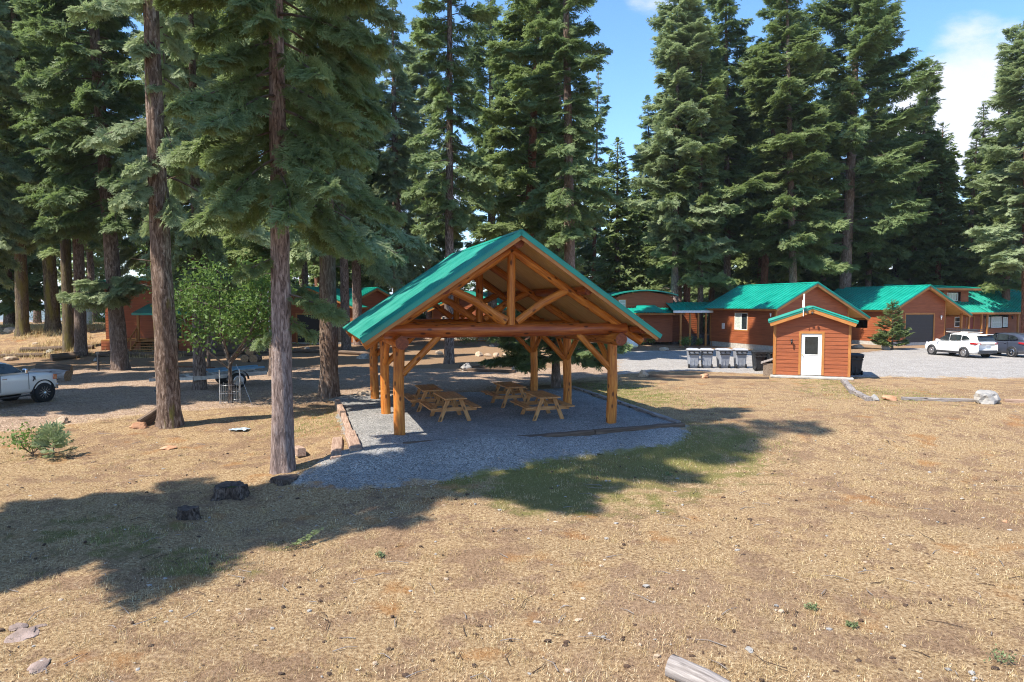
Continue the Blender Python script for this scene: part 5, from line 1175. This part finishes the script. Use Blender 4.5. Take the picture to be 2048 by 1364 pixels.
def make_car(label, loc, head, body, group, kind='suv', basket=False):
    c = thing('parked_car', label, 'car', loc, head, group); hw = .92; mb = MB()
    st = [S(2.30, .62, .42, .66), S(2.22, .78, .30, .80), S(1.95, .88, .24, .93), S(1.45, .915, .22, 1.02), S(.95, .92, .22, 1.08), S(.2, .92, .22, 1.10), S(-.8, .92, .22, 1.12), S(-1.5, .92, .23, 1.15), S(-2.0, .89, .26, 1.16), S(-2.22, .84, .32, 1.12), S(-2.33, .76, .42, .98)]
    loft(mb, st, low_prof)
    def gp(s): w0, w1, z0, z1 = s['w'], s['w1'], s['zb'], s['zs']; return [(0, z0), (w0, z0), (w0 * .45 + w1 * .55, z0 + (z1 - z0) * .55), (w1, z1 - .06), (w1 * .8, z1 - .01), (0, z1 + .01)]
    g = [dict(x=1.10, w=.80, w1=.74, zb=1.0, zs=1.10), dict(x=.60, w=.84, w1=.68, zb=1.0, zs=1.42), dict(x=.15, w=.86, w1=.66, zb=1.0, zs=1.62), dict(x=-.6, w=.87, w1=.66, zb=1.0, zs=1.68), dict(x=-1.4, w=.86, w1=.65, zb=1.0, zs=1.64), dict(x=-1.95, w=.84, w1=.62, zb=1.0, zs=1.50), dict(x=-2.18, w=.80, w1=.68, zb=1.0, zs=1.18)]
    loft(mb, g, gp); bd = mb.build('body', [body], c, sub=1)
    for sg in (-1, 1):
        tum = lambda z, sg=sg: sg * (.872 - (z - 1.08) * .30)
        for pts in ([(.88, 1.12), (.42, 1.46), (.22, 1.52), (.02, 1.54), (.02, 1.14)], [(-.06, 1.14), (-.06, 1.54), (-.5, 1.56), (-.95, 1.53), (-.95, 1.17)], [(-1.03, 1.18), (-1.03, 1.52), (-1.35, 1.48), (-1.62, 1.34), (-1.62, 1.26)]):
            poly_side(c, 'window', pts, 0, GLASS, .02, tum)
        for xx in (1.42, -1.30):
            a = MB(); a.lathe([(0, sg * .80), (.40, sg * .80), (.40, sg * .905 + sg * .022), (.355, sg * .905 + sg * .025), (.345, sg * .88), (.0, sg * .87)], (xx, 0, .36), 26, axis='y'); a.build('wheel_arch', [DARKM], c)
            wheel(c, xx, sg * .84, .345, .22, sg, STEEL if body is PWHITE else CHROME)
        b_ = MB(); b_.box((.06, sg * .925, .33), (2.05, .03, .15)); b_.build('side_cladding', [DARKM], c, bevel=.01)
        for xx in (-.02, -.98): d = MB(); d.box((xx, sg * .93, .78), (.012, .012, .62)); d.build('door_gap', [BLACK], c)
        for xx in (.14, -.80): d = MB(); d.box((xx, sg * .945, .98), (.17, .03, .03)); d.build('door_handle', [body if body is PWHITE else CHROME], c, bevel=.008)
        m_ = MB(); m_.box((.86, sg * 1.0, 1.12), (.12, .18, .13)); m_.build('mirror', [body], c, bevel=.03)
        t_ = MB(); t_.add([(-1.72, sg * .905, 1.00), (-2.16, sg * .885, .95), (-2.20, sg * .84, 1.10), (-2.30, sg * .52, 1.02), (-2.32, sg * .52, .92), (-2.24, sg * .84, .88), (-1.74, sg * .93, .99), (-2.17, sg * .915, .90)], [(0, 1, 2), (0, 7, 5, 1), (1, 5, 4, 3), (1, 3, 2), (0, 6, 7)])
        tl = MB(); tl.bar((-1.80, sg * .90, 1.0), (-2.20, sg * .875, .98), .07, .13); tl.bar((-2.20, sg * .87, .98), (-2.315, sg * .56, .97), .07, .12); tl.build('tail_light', [REDL], c, bevel=.02)
        hl = MB(); hl.bar((2.20, sg * .60, .80), (1.93, sg * .84, .86), .12, .13); hl.build('headlight', [CLEARL], c, bevel=.02)
    rw = MB(); rw.add([(-2.215, -.68, 1.16), (-2.215, .68, 1.16), (-1.985, .58, 1.50), (-1.985, -.58, 1.50), (-2.235, -.68, 1.18), (-2.235, .68, 1.18), (-2.01, .58, 1.52), (-2.01, -.58, 1.52)], [(4, 5, 6, 7), (0, 3, 2, 1), (0, 1, 5, 4), (2, 3, 7, 6), (0, 4, 7, 3), (1, 2, 6, 5)]); rw.build('rear_window', [GLASS], c)
    ws = MB(); ws.add([(1.06, -.70, 1.12), (1.06, .70, 1.12), (.22, .60, 1.60), (.22, -.60, 1.60), (1.08, -.70, 1.14), (1.08, .70, 1.14), (.24, .60, 1.625), (.24, -.60, 1.625)], [(4, 5, 6, 7), (0, 3, 2, 1), (0, 1, 5, 4), (2, 3, 7, 6), (0, 4, 7, 3), (1, 2, 6, 5)]); ws.build('windscreen', [GLASS], c)
    bp = MB(); bp.bar((-2.28, -.72, .44), (-2.28, .72, .44), .14, .24); bp.build('rear_bumper', [DARKM], c, bevel=.03)
    lp = MB(); lp.box((-2.335, 0, .80), (.02, .34, .16)); lp.build('number_plate', [plain('plate', (.42, .42, .44), .5)], c)
    sp_ = MB(); sp_.box((-2.02, 0, 1.60), (.26, 1.15, .03)); sp_.build('spoiler', [body], c, bevel=.01)
    if basket:
        rb = MB()
        for z in (1.80, 1.90):
            for sg in (-1, 1): rb.tube([(.55, sg * .55, z), (-1.35, sg * .55, z)], [.016, .016], 8)
            for x in (.55, -1.35): rb.tube([(x, -.55, z), (x, .55, z)], [.016, .016], 8)
        for k in range(9): x = .55 - 1.9 * k / 8; rb.tube([(x, -.55, 1.78), (x, .55, 1.78)], [.012, .012], 6); [rb.tube([(x, sg * .55, 1.76), (x, sg * .55, 1.90)], [.012, .012], 6) for sg in (-1, 1)]
        rb.box((-.9, 0, 1.84), (.35, .8, .14)); rb.build('roof_basket', [DARKM], c)
        for sg in (-1, 1): rr2 = MB(); rr2.tube([(.5, sg * .60, 1.69), (-1.3, sg * .60, 1.70)], [.02, .02], 8); rr2.build('roof_rail', [ALU], c)
    return c
HD = math.atan2(.98, -.19)
make_car('white crossover car with a black roof basket parked before the garage cabin', (31.5, 47.3, .012), HD, PWHITE, 'parked cars by the garage cabin', basket=True)
make_car('slate blue crossover car parked at the right edge beside the white one', (35.0, 47.6, .012), HD, PBLUE, 'parked cars by the garage cabin')

tr = thing('pickup_truck', 'white pickup truck entering the picture at the left edge, front wheel and hood in view', 'truck', (-18.58, 23.42, .01), math.atan2(.97, .26)); tr.scale = (.86, .86, .86)
mb = MB(); loft(mb, [S(2.66, .80, .55, .95), S(2.60, .93, .48, 1.16), S(2.38, .985, .45, 1.24), S(1.9, 1.0, .44, 1.28), S(1.05, 1.0, .44, 1.32), S(0, 1.0, .46, 1.33), S(-1.0, 1.0, .48, 1.33), S(-2.0, 1.0, .5, 1.34), S(-2.9, .98, .52, 1.34)], low_prof)
loft(mb, [dict(x=1.25, w=.86, w1=.80, zb=1.2, zs=1.34), dict(x=.75, w=.9, w1=.74, zb=1.2, zs=1.74), dict(x=.35, w=.91, w1=.73, zb=1.2, zs=1.90), dict(x=-.5, w=.91, w1=.73, zb=1.2, zs=1.93), dict(x=-1.0, w=.9, w1=.74, zb=1.2, zs=1.88), dict(x=-1.15, w=.88, w1=.78, zb=1.2, zs=1.36)],
     lambda s: [(0, s['zb']), (s['w'], s['zb']), (s['w'] * .45 + s['w1'] * .55, s['zb'] + (s['zs'] - s['zb']) * .55), (s['w1'], s['zs'] - .05), (s['w1'] * .8, s['zs']), (0, s['zs'] + .01)]); mb.build('body', [PWHITE], tr, sub=1)
for sg in (-1, 1):
    tum = lambda z, sg=sg: sg * (.935 - (z - 1.3) * .30)
    for pts in ([(1.02, 1.37), (.62, 1.70), (.30, 1.79), (.02, 1.80), (.02, 1.37)], [(-.06, 1.37), (-.06, 1.80), (-.9, 1.77), (-.98, 1.38)]): poly_side(tr, 'window', pts, 0, GLASS, .02, tum)
    for xx in (1.90, -1.78):
        a = MB(); a.lathe([(0, sg * .85), (.52, sg * .85), (.52, sg * 1.005), (.475, sg * 1.012), (.465, sg * .97), (.0, sg * .95)], (xx, 0, .46), 28, axis='y'); a.build('wheel_arch', [BLACK], tr); wheel(tr, xx, sg * .90, .42, .27, sg, CHROME, 12)
    m_ = MB(); m_.box((.98, sg * 1.12, 1.42), (.12, .22, .22)); m_.build('mirror', [CHROME], tr, bevel=.04)
    d = MB(); d.box((.02, sg * 1.005, .98), (.014, .012, .70)); d.build('door_gap', [BLACK], tr); d = MB(); d.box((1.22, sg * 1.005, .98), (.014, .012, .70)); d.build('door_gap', [BLACK], tr)
    d = MB(); d.box((.18, sg * 1.02, 1.16), (.2, .03, .04)); d.build('door_handle', [CHROME], tr, bevel=.01)
    d = MB(); d.bar((1.42, sg * 1.012, 1.16), (1.50, sg * 1.012, 1.02), .02, .08, up=(0, 1, 0)); d.bar((1.50, sg * 1.012, 1.14), (1.40, sg * 1.012, .96), .02, .05, up=(0, 1, 0)); d.build('fender_vent', [DARKM], tr)
    hl = MB(); hl.bar((2.36, sg * .99, 1.06), (2.60, sg * .88, 1.03), .06, .22); hl.build('headlight', [AMBER], tr, bevel=.02)
    rb = MB(); rb.bar((1.25, sg * 1.05, .40), (-1.1, sg * 1.05, .40), .14, .05); rb.build('running_board', [DARKM], tr, bevel=.01)
bp = MB(); bp.bar((2.64, -.86, .62), (2.64, .86, .62), .14, .24); bp.build('front_bumper', [CHROME], tr, bevel=.03)

# boat trailer
ta = math.atan2(2.9, 3.3); tl = thing('boat_trailer', 'empty boat trailer with pale fenders and blue bunks parked behind the big fir', 'trailer', (-13.1, 29.3, 0), ta)
PALE = plain('pale_galvanised', (.50, .49, .47), .45, .4, vary=.2); BLUEB = plain('blue_bunk', (.16, .30, .42), .6); RUST = plain('rusty_steel', (.20, .10, .06), .85, vary=.3)
mb = MB()
for sg in (-1, 1): mb.bar((-1.0, sg * .75, .52), (2.1, sg * .75, .56), .10, .16); mb.bar((-1.0, sg * .75, .52), (-2.0, 0, .50), .10, .12)
for x in (-.9, .2, 1.2, 2.05): mb.bar((x, -.78, .53), (x, .78, .53), .08, .10)
mb.bar((-2.5, 0, .50), (-1.6, 0, .50), .10, .12); mb.build('frame', [PALE], tl)
for sg in (-1, 1):
    mb = MB(); mb.bar((-.3, sg * .42, .74), (2.1, sg * .42, .80), .22, .07); mb.build('bunk', [BLUEB], tl)
    mb = MB(); n = 10
    for k in range(n):
        a0 = PI * k / n; a1 = PI * (k + 1) / n; mb.bar((.75 + .45 * math.cos(a0), sg * .98, .36 + .42 * math.sin(a0)), (.75 + .45 * math.cos(a1), sg * .98, .36 + .42 * math.sin(a1)), .26, .02, up=(0, 1, 0)) if False else mb.add([(.75 + .45 * math.cos(a), sg * .98 + dy, .36 + .42 * math.sin(a)) for a in (a0, a1) for dy in (-.13, .13)], [(0, 1, 3, 2)])
    mb.build('fender', [DARKM], tl); wheel(tl, .75, sg * .98, .33, .2, sg, STEEL, 5)
mb = MB(); mb.bar((-1.75, 0, .5), (-1.65, 0, 1.05), .08, .08); mb.bar((-1.65, 0, 1.02), (.1, 0, .86), .05, .06); mb.build('winch_post', [RUST], tl)
mb = MB(); mb.tube([(-2.2, .12, .0), (-2.2, .12, .8)], [.035, .03], 8); mb.lathe([(.0, 0), (.1, .01), (.1, .05), (0, .06)], (-2.2, .12, 0), 10); mb.build('jack', [DARKM], tl)

# wheelie bins
def make_bin(m, m2):
    b = thing('wheelie_bin', 'x', 'bin'); mb = MB()
    loft_pts = [(0.03, .25, .25, .0), (.12, .265, .27, .0), (.62, .30, .31, -.01), (.95, .325, .345, -.01), (.99, .345, .365, -.01), (1.02, .345, .365, -.01)]; vs = []; fs = []
    for z, hx, hy, oy in loft_pts:
        k = .06; ring = [(-hx + k, -hy), (hx - k, -hy), (hx, -hy + k), (hx, hy - k), (hx - k, hy), (-hx + k, hy), (-hx, hy - k), (-hx, -hy + k)]; vs += [(x, y + oy, z) for x, y in ring]
    for i in range(len(loft_pts) - 1):
        for j in range(8): fs.append((i * 8 + j, i * 8 + (j + 1) % 8, (i + 1) * 8 + (j + 1) % 8, (i + 1) * 8 + j))
    fs += [tuple(range(8))[::-1], tuple(range(40, 48))]; mb.add(vs, fs)
    for x in (-.2, 0, .2): mb.box((x, -.30, .48), (.03, .03, .66))
    mb.build('bin_body', [m], b)
    mb = MB(); vs = [(-.37, -.40, 1.02), (.37, -.40, 1.02), (.37, .37, 1.02), (-.37, .37, 1.02), (-.36, -.38, 1.06), (.36, -.38, 1.06), (.34, .35, 1.07), (-.34, .35, 1.07), (-.25, -.25, 1.11), (.25, -.25, 1.11), (.25, .25, 1.11), (-.25, .25, 1.11)]
    mb.add(vs, [(0, 3, 2, 1), (0, 1, 5, 4), (1, 2, 6, 5), (2, 3, 7, 6), (3, 0, 4, 7), (4, 5, 9, 8), (5, 6, 10, 9), (6, 7, 11, 10), (7, 4, 8, 11), (8, 9, 10, 11)]); mb.build('lid', [m2], b, bevel=.008)
    mb = MB(); mb.tube([(-.30, -.42, .97), (.30, -.42, .97)], [.02, .02], 8); [mb.bar((x, -.36, .90), (x, -.43, .98), .07, .05) for x in (-.28, 0, .28)]; mb.bar((-.3, -.375, .80), (.3, -.375, .80), .03, .07); mb.build('handle', [BLACK], b)
    for sg in (-1, 1): w_ = MB(); w_.lathe([(.0, -.035), (.11, -.035), (.125, 0), (.11, .035), (.0, .035)], (sg * .27, -.28, .125), 18, axis='x'); w_.build('wheel', [BLACK], b)
    mb = MB(); mb.tube([(-.27, -.28, .125), (.27, -.28, .125)], [.012, .012], 6); mb.build('axle', [BLACK], b)
    return b
GB = plain('grey_plastic', (.27, .285, .32), .5, vary=.12); GBL = plain('grey_lid', (.36, .37, .40), .5, vary=.12); KB = plain('black_plastic', (.022, .024, .028), .45, vary=.2)
pb = make_bin(GB, GBL)
labs = ['leftmost grey wheeled bin of the row beside the gravel road', 'second grey wheeled bin from the left, almost touching the first', 'third grey wheeled bin, standing in the middle of the row', 'fourth grey wheeled bin, left of the dark one']
for i, (px, lab) in enumerate(zip((1387, 1414, 1447, 1481), labs)):
    o = pb if i == 0 else copy_tree(pb); q = P(px, 736); o.location = (q.x, q.y, .012); o.rotation_euler = (0, 0, R((-6, -9, 3, -3)[i])); o['label'] = lab; o['group'] = 'row of grey bins'
kb_ = make_bin(KB, KB)
for i, (px, y, a, lab) in enumerate(((1519, 36.9, -4, 'dark bin at the right end of the row of grey bins'), (1546, 36.6, 4, 'black bin mostly hidden behind the left side of the shed'), (1711, 34.6, -8, 'black bin standing behind the right side of the shed'))):
    o = kb_ if i == 0 else copy_tree(kb_); x = (px - 1024) / FPX * y; o.location = (x, y, .012); o.rotation_euler = (0, 0, R(a)); o['label'] = lab; o['group'] = 'black bins'

# ------------------------------------------------------------------ rocks, logs and stumps
def rock(label, px, py, wpx, m, seed, asp=(1, .8, .6), y=None, name='rock', sub=3):
    q = P(px, py) if y is None else Q(px, y); d = q.y; w = wpx / FPX * d / 2
    vs, fs = blob((0, 0, 0), (w * asp[0], w * asp[1], w * asp[2]), seed, sub, .32)
    mb = MB(); mb.add(vs, fs, 0, None, False); o = mb.build(name, [m]); o.location = (q.x, q.y + w * .6, q.z + w * asp[2] * .35); o.rotation_euler = (0, 0, seed * 1.3 % 6)
    return tag(o, label, 'rock', 'rocks round the clearing')
rock('big pale boulder with a rusty notch, sitting across the timber edging at right', 1990, 809, 56, ROCKG, 3, (1, .8, .75))
rock('small grey rock at the end of the shed timber', 1757, 803, 22, ROCKG, 5, (1, .8, .8)); rock('flat rusty orange rock beside the small grey one', 1790, 803, 34, ROCKR, 6, (1, .7, .55))
rock('round brown boulder on the meadow right of the pavilion', 1290, 755, 24, ROCKT, 7, (1, .9, .85)); rock('dark brown rock lying before the row of bins', 1414, 757, 26, ROCKR, 8, (1, .7, .6))
rock('low pale rock by the foundation of the garage cabin', 1721, 697, 26, ROCKT, 9, (1, .6, .5)); rock('upright pinkish rock at the foot of the young fir', 1777, 700, 18, ROCKG, 10, (.9, .8, 1.0))
rock('tan wedge shaped rock on the dirt left of the big fir', 124 - 12, 849, 28, ROCKT, 11, (1, .8, .8)); rock('pinkish rock half buried by the leaning timber', 268, 860, 34, ROCKR, 12, (1, .8, .6))
rock('flat reddish rock sunk in the dry grass at left', 326, 902, 36, ROCKR, 13, (1, .8, .25)); rock('pale flat boulder beside the far left corner of the gravel pad', 727, 796, 36, ROCKT, 14, (1, .8, .6))
rock('grey brown rock behind the picnic tables at the end of the dark timber', 931, 742, 26, ROCKG, 15, (1, .8, .8)); rock('large grey boulder left of the spruce', 1042, 744, 34, ROCKG, 16, (1, .8, .8))
rock('pale rock on the sunlit ground behind the pavilion', 877, 709, 17, ROCKT, 17, (1, .8, .8)); rock('dark shaded boulder behind the left eave of the pavilion', 722, 718, 30, ROCKG, 18, (1, .7, .5))
for i, (px, w) in enumerate(((957, 22), (976, 14), (992, 18), (1011, 16), (1026, 12))): rock(('first pale stone from the left in the row behind the pavilion', 'second stone in the pale row behind the pavilion', 'third stone in the pale row behind the pavilion', 'fourth stone in the pale row behind the pavilion', 'last stone of the pale row, next to the spruce')[i], px, 713, w, ROCKT, 20 + i, (1, .8, .6))
lf = [(12, 722, 26, 'rounded rock above the truck roof'), (95, 706, 18, 'rock right of the mossy streaked fir'), (66, 700, 14, 'small stone by the roots of the streaked fir'), (112, 690, 22, 'pale rock on the edge of the grassy bank'), (97, 703, 12, 'pebble sized rock on the left track'), (30, 690, 16, 'brown stone at the foot of the bank'), (3, 712, 14, 'stone at the left frame edge on the track'), (200, 712, 14, 'rock between the dark firs'), (303, 709, 20, 'dark round rock behind the big fir'), (235, 730, 12, 'small dark stone beside the thick fir'), (188, 722, 16, 'rock beside the black marker post'), (345, 690, 14, 'rock right of the cabin steps'), (415, 695, 14, 'rock in the shade behind the trailer'), (612, 698, 12, 'small pale rock near the dark garage'), (640, 702, 10, 'tiny rock by the dark garage drive'), (15, 655, 30, 'slab of pale rock on top of the bank'), (985, 694, 16, 'dark boulder by the far porch steps'), (1240, 700, 14, 'pale rock at the bend of the gravel road'), (1330, 702, 22, 'dark rock at the foot of the walkway fir'), (1385, 703, 20, 'long dark rock by the walkway shrubs')]
for i, (px, py, w, lab) in enumerate(lf): rock(lab, px, max(py, 688) if py < 688 else py, w, (ROCKT, ROCKG, ROCKT)[i % 3], 40 + i, (1, .8, .6), y=52 if py < 688 else None, sub=2)
# flat slabs in the lower left corner
rock('flat pinkish slab in the lower left corner', 5, 1300, 70, ROCKP, 70, (1, .8, .22)); rock('dark broken slab above the pinkish one at the left edge', 6, 1275, 36, ROCKP, 71, (1, .8, .35)); rock('thin grey stone beside the lower left slabs', 50, 1272, 30, ROCKP, 72, (1, .5, .2)); rock('cracked grey slab at the bottom edge, lower left', 40, 1362, 60, ROCKP, 73, (1, .6, .2))
rock('small pale stone on the dry meadow, lower middle', 1160, 1257, 14, ROCKT, 74, (1, .7, .5)); rock('flat pale stone in the meadow near the bottom edge', 1515, 1322, 24, ROCKG, 75, (1, .7, .4)); rock('white stone on the left of the lower meadow', 1074, 1263, 16, ROCKG, 76, (1, .6, .4)); rock('reddish stone at the right edge of the meadow', 2029, 1052, 12, ROCKR, 77, (1, .8, .7))

def log(name, label, p0, p1, r, m=GREYLOG, end=None, seed=0, group='logs lying round the clearing', z=0, taper=.85, n=18, wob=.10):
    p0 = Vector(p0) + Vector((0, 0, r * .8 + z)); p1 = Vector(p1) + Vector((0, 0, r * taper * .8 + z)); c = (p0 + p1) / 2
    mb = MB(); mb.tube([p0 - c, (p0 + p1) / 2 - c + Vector((0, 0, .02)), p1 - c], [r, r * .95, r * taper], n, cap=1, wob=wob, seed=seed, rings=max(8, int((p1 - p0).length / .12))); o = mb.build(name, [m, end or m]); o.location = c
    return tag(o, label, 'log', group)
ENDW = wood('sawn_end', (.16, .09, .05), (.34, .21, .12), (.46, .31, .19), .85, grain=(1, 14, 14), knots=False)
log('weathered_log', 'grey weathered log with deep cracks at the bottom edge of the picture', P(1352, 1366), P(1500, 1440), .125, GREYLOG, GREYLOG, 4, n=32, wob=.07, z=-.02)
log('fallen_log', 'big peeled log lying behind the hood of the truck', P(62, 763), P(132, 763), .34, GREYLOG, ENDW, 5, z=.0); log('fallen_log', 'second thick log stacked behind the first by the truck', P(70, 752), P(140, 750), .33, TIE, ENDW, 6)
for i, (px, dy, z, lab) in enumerate(((492, 0, 0, 'left round of cut firewood in the small pile'), (509, 0, 0, 'right round of cut firewood in the small pile'), (501, .1, .48, 'round of firewood on top of the small pile'))):
    q = P(px, 724); log('firewood_round', lab, q + Vector((0, dy - .35, 0)), q + Vector((.05, dy + .35, 0)), .27, BARKN, ENDW, 9 + i, group='pile of firewood rounds', z=z, taper=1)
for i, (a, b, r, lab) in enumerate((((40, 704), (185, 702), .17, 'long dark log along the left track behind the mossy trunks'), ((0, 716), (88, 713), .15, 'thin pale log along the lower left track'), ((190, 714), (330, 714), .20, 'dark edging log before the cabin steps'), ((345, 712), (455, 712), .19, 'dark edging log behind the trailer'),
                                    ((420, 708), (540, 706), .15, 'edging log by the firewood pile'), ((575, 706), (640, 706), .15, 'edging log before the dark garage'), ((668, 708), (760, 712), .16, 'dark edging log behind the left eave of the pavilion'), ((100, 722), (155, 716), .24, 'broken log at the roots of the dark straight fir'))):
    log('edging_log', lab, P(*a), P(*b), r, TIE, TIE, 20 + i, group='edging logs on the far left lot')
def stump(label, px, py, w, h, m, topm, seed, hollow=None):
    q = P(px, py); r = w / FPX * q.y / 2; o = thing('tree_stump', label, 'stump', q, 0, 'old stumps in the meadow'); mb = MB(); n = 30; rr_ = random.Random(seed); K = 7; vs, lc, fs = [], [], []
    for i in range(K):
        t = i / (K - 1)
        for j in range(n):
            th = 2 * PI * j / n; lob = .12 * math.sin(th * 3 + seed) + .08 * math.sin(th * 5 + 2 * seed) + .04 * math.sin(th * 9 + seed); rad = r * (1 + lob * (1.6 - t)) * (1.28 - .36 * t ** .5) * (1 + .06 * math.sin(th * 14 + i)); 
            z = -.15 + (h + .15) * t + (.09 * h * math.sin(th * 2 + seed) + .05 * h * math.sin(th * 6)) * (t > .9); vs.append((rad * math.cos(th), rad * .92 * math.sin(th), z)); lc.append((z * 2, rad * math.cos(th), rad * math.sin(th)))
    for i in range(K - 1):
        for j in range(n): fs.append((i * n + j, i * n + (j + 1) % n, (i + 1) * n + (j + 1) % n, (i + 1) * n + j))
    mb.add(vs, fs, 0, lc, True); mb.build('bark', [m], o)
    mb = MB(); ring = vs[(K - 1) * n:]; vs2, lc2 = list(ring), [(0, v[0], v[1]) for v in ring]; fs = []
    for f_, dz in ((.75, -.01), (.5, -.05 * (1 if hollow else .2)), (.2, -.07 * (1 if hollow else .2))): vs2 += [(v[0] * f_, v[1] * f_, h * .96 + (v[2] - h) * f_ + dz) for v in ring]; lc2 += [(0, v[0] * f_, v[1] * f_) for v in ring]
    for i in range(3):
        for j in range(n): fs.append((i * n + j, i * n + (j + 1) % n, (i + 1) * n + (j + 1) % n, (i + 1) * n + j))
    fs.append(tuple(range(3 * n, 4 * n))); mb.add(vs2, fs, 0, lc2); mb.build('sawn_top', [topm], o)
    if hollow:
        mb = MB(); mb.add([(r * .62 * math.cos(a) * (1 + .15 * math.sin(3 * a)), r * .42 * math.sin(a) - r * .25, h * .96 - .035) for a in np.linspace(0, 2 * PI, 24, endpoint=False)], [tuple(range(24))]); mb.build('puddle', [hollow], o)
    return o
WATER, t_, b_ = mat('still_water', .03, .8); b_.inputs['Base Color'].default_value = (.02, .025, .03, 1)
OLDBARK = bark('old_stump_bark', (.025, .018, .015), (.085, .062, .05), (.20, .155, .13)); CHAR = wood('rotten_wood', (.03, .022, .018), (.085, .06, .048), (.17, .13, .10), .85, grain=(1, 10, 10), knots=False)
stump('large dark old stump with rainwater in its hollow top', 456, 996, 66, .23, OLDBARK, CHAR, 3, WATER); stump('smaller gnarled stump below and left of the large one', 367, 1042, 42, .20, OLDBARK, CHAR, 8); stump('low crumbling root stump at the foot of the nearest fir', 566, 964, 56, .07, OLDBARK, CHAR, 5)

# ------------------------------------------------------------------ small things
q = P(194, 742); mb = MB(); mb.tube([(0, 0, -.1), (0, 0, .95)], [.06, .055], 8); mb.box((0, -.01, .98), (.20, .05, .16)); o = mb.build('marker_post', [DARKM]); o.location = q; tag(o, 'short black marker post beside the thick dark fir at left', 'post')
q = P(412, 690); 
cage = thing('wire_cage', 'low wire tree guard standing round the stem of the young broadleaf tree', 'tree guard', P(457, 809)); mb = MB()
for z in (.12, .42, .72): mb.tube([Vector((.36 * math.cos(a), .36 * math.sin(a), z)) for a in np.linspace(0, 2 * PI, 17)], [.006] * 17, 5)
for a in np.linspace(0, 2 * PI, 13)[:-1]: mb.tube([(.36 * math.cos(a), .36 * math.sin(a), 0), (.36 * math.cos(a), .36 * math.sin(a), .78)], [.006, .006], 5)
mb.build('wire_mesh', [STEEL], cage)
for x, y in ((-.33, -.1), (.3, .15)): MB().bar((x, y, -.1), (x, y, 1.25), .025, .025).build('stake', [PALE], cage)
mb = MB(); mb.tube([(.25, 0, 1.45), (.9, -.3, .02)], [.006, .006], 5); o = mb.build('guy_wire', [STEEL], cage)
mb = MB(); a0 = Q(541, 29.5); mb.tube([(a0.x + .1, a0.y, 4.9), (a0.x - .12, a0.y, 4.0), (a0.x - .06, a0.y, 2.6), (a0.x + .15, a0.y, 1.2), (a0.x + .22, a0.y, .6)], [.018] * 5, 6, rings=20); tag(mb.build('hanging_rope', [WHITE]), 'pale rope dangling beside the dark trunk behind the nearest fir', 'rope')
q = P(474, 863); mb = MB(); rr_ = random.Random(2); nn = 7; vs = [(-.28 + .56 * i / nn + rr_.uniform(-.03, .03), -.16 + .32 * j / nn + rr_.uniform(-.03, .03), .03 + rr_.uniform(0, .045)) for j in range(nn + 1) for i in range(nn + 1)]
mb.add(vs, [(j * (nn + 1) + i, j * (nn + 1) + i + 1, (j + 1) * (nn + 1) + i + 1, (j + 1) * (nn + 1) + i) for j in range(nn) for i in range(nn)]); o = mb.build('crumpled_sheet', [plain('pale_blue_plastic', (.36, .42, .46), .4)]); o.location = q; o.modifiers.new('th', 'SOLIDIFY').thickness = .006; tag(o, 'crumpled pale blue plastic sheet lying in the yellow grass', 'sheet')
q = Q(1040, 66); mb = MB(); mb.add([(-1.1, -.8, 0), (1.1, -.8, 0), (1.2, .8, 0), (-1.2, .8, 0), (-.9, -.5, 1.1), (.9, -.6, 1.0), (.8, .5, 1.2), (-.9, .5, 1.1), (0, 0, 1.35)], [(0, 1, 5, 4), (1, 2, 6, 5), (2, 3, 7, 6), (3, 0, 4, 7), (4, 5, 8), (5, 6, 8), (6, 7, 8), (7, 4, 8)]); o = mb.build('covered_stack', [plain('blue_tarp', (.03, .16, .42), .4)], sub=1); o.location = q; tag(o, 'blue tarp over a stack far behind the pavilion', 'tarp')
q = Q(1263, 57); mb = MB(); mb.lathe([(0, 0), (.55, .02), (.6, .2), (.6, .85), (.45, 1.05), (0, 1.12)], (0, 0, 0), 20); o = mb.build('white_tank', [WHITE]); o.location = (q.x, q.y, 0); tag(o, 'white rounded tank beside the far right cabin wall', 'tank')
WEEDM = needles('weed_leaves', (.10, .14, .06), (.17, .22, .10), (.28, .32, .16), .3)
# broken green branch on the shaded grass and a few living weeds
bb = thing('fallen_branch', 'fallen green fir branch on the shaded grass in the foreground', 'branch', P(556, 1112), R(48)); bb.scale = (.7, .7, .7); me = crown_mesh('needles', .01, 0, 0, 77, low=[(.05, 0, 1.0), (.06, .25, .75)], droop=.02, up=.02, spray=.14, step=.09, protos=PROTO_FINE, hang=.02, needle=FIR, twig_r=.006)
H_keep = None
link_mesh('needles', me, bb)
for i, (px, py, s_, lab) in enumerate(((1636, 1232, .06, 'small bluish green weed on the bare lower meadow'), (2030, 1345, .10, 'leafy weed in the lower right corner'), (1720, 1270, .05, 'yellowish tuft low on the right meadow'), (1340, 955, .06, 'weed near the shadow tip at right of the gravel'), (755, 1122, .06, 'bright weed on the sunlit edge of the shadow'))):
    leafy('weed', lab, P(px, py), s_ * 1.2, s_ * 1.3, 110, 60 + i, m=WEEDM, trunk_r=.003, cluster=.035, start=.1, cat='weed', forks=6)

# ------------------------------------------------------------------ air between here and the far hills
m = bpy.data.materials.new('air'); m.use_nodes = True; t = m.node_tree; t.nodes.clear()
o_ = N(t, 'ShaderNodeOutputMaterial'); v_ = N(t, 'ShaderNodeVolumePrincipled'); v_.inputs['Color'].default_value = (.80, .90, 1.0, 1); v_.inputs['Density'].default_value = .00016; v_.inputs['Anisotropy'].default_value = .3
t.links.new(v_.outputs[0], o_.inputs['Volume'])
mb = MB(); mb.box((0, 2600, 5), (14400, 6200, 170)); hz = mb.build('haze', [m]); tag(hz, 'thin blue haze over the valley', 'haze', kind='stuff')
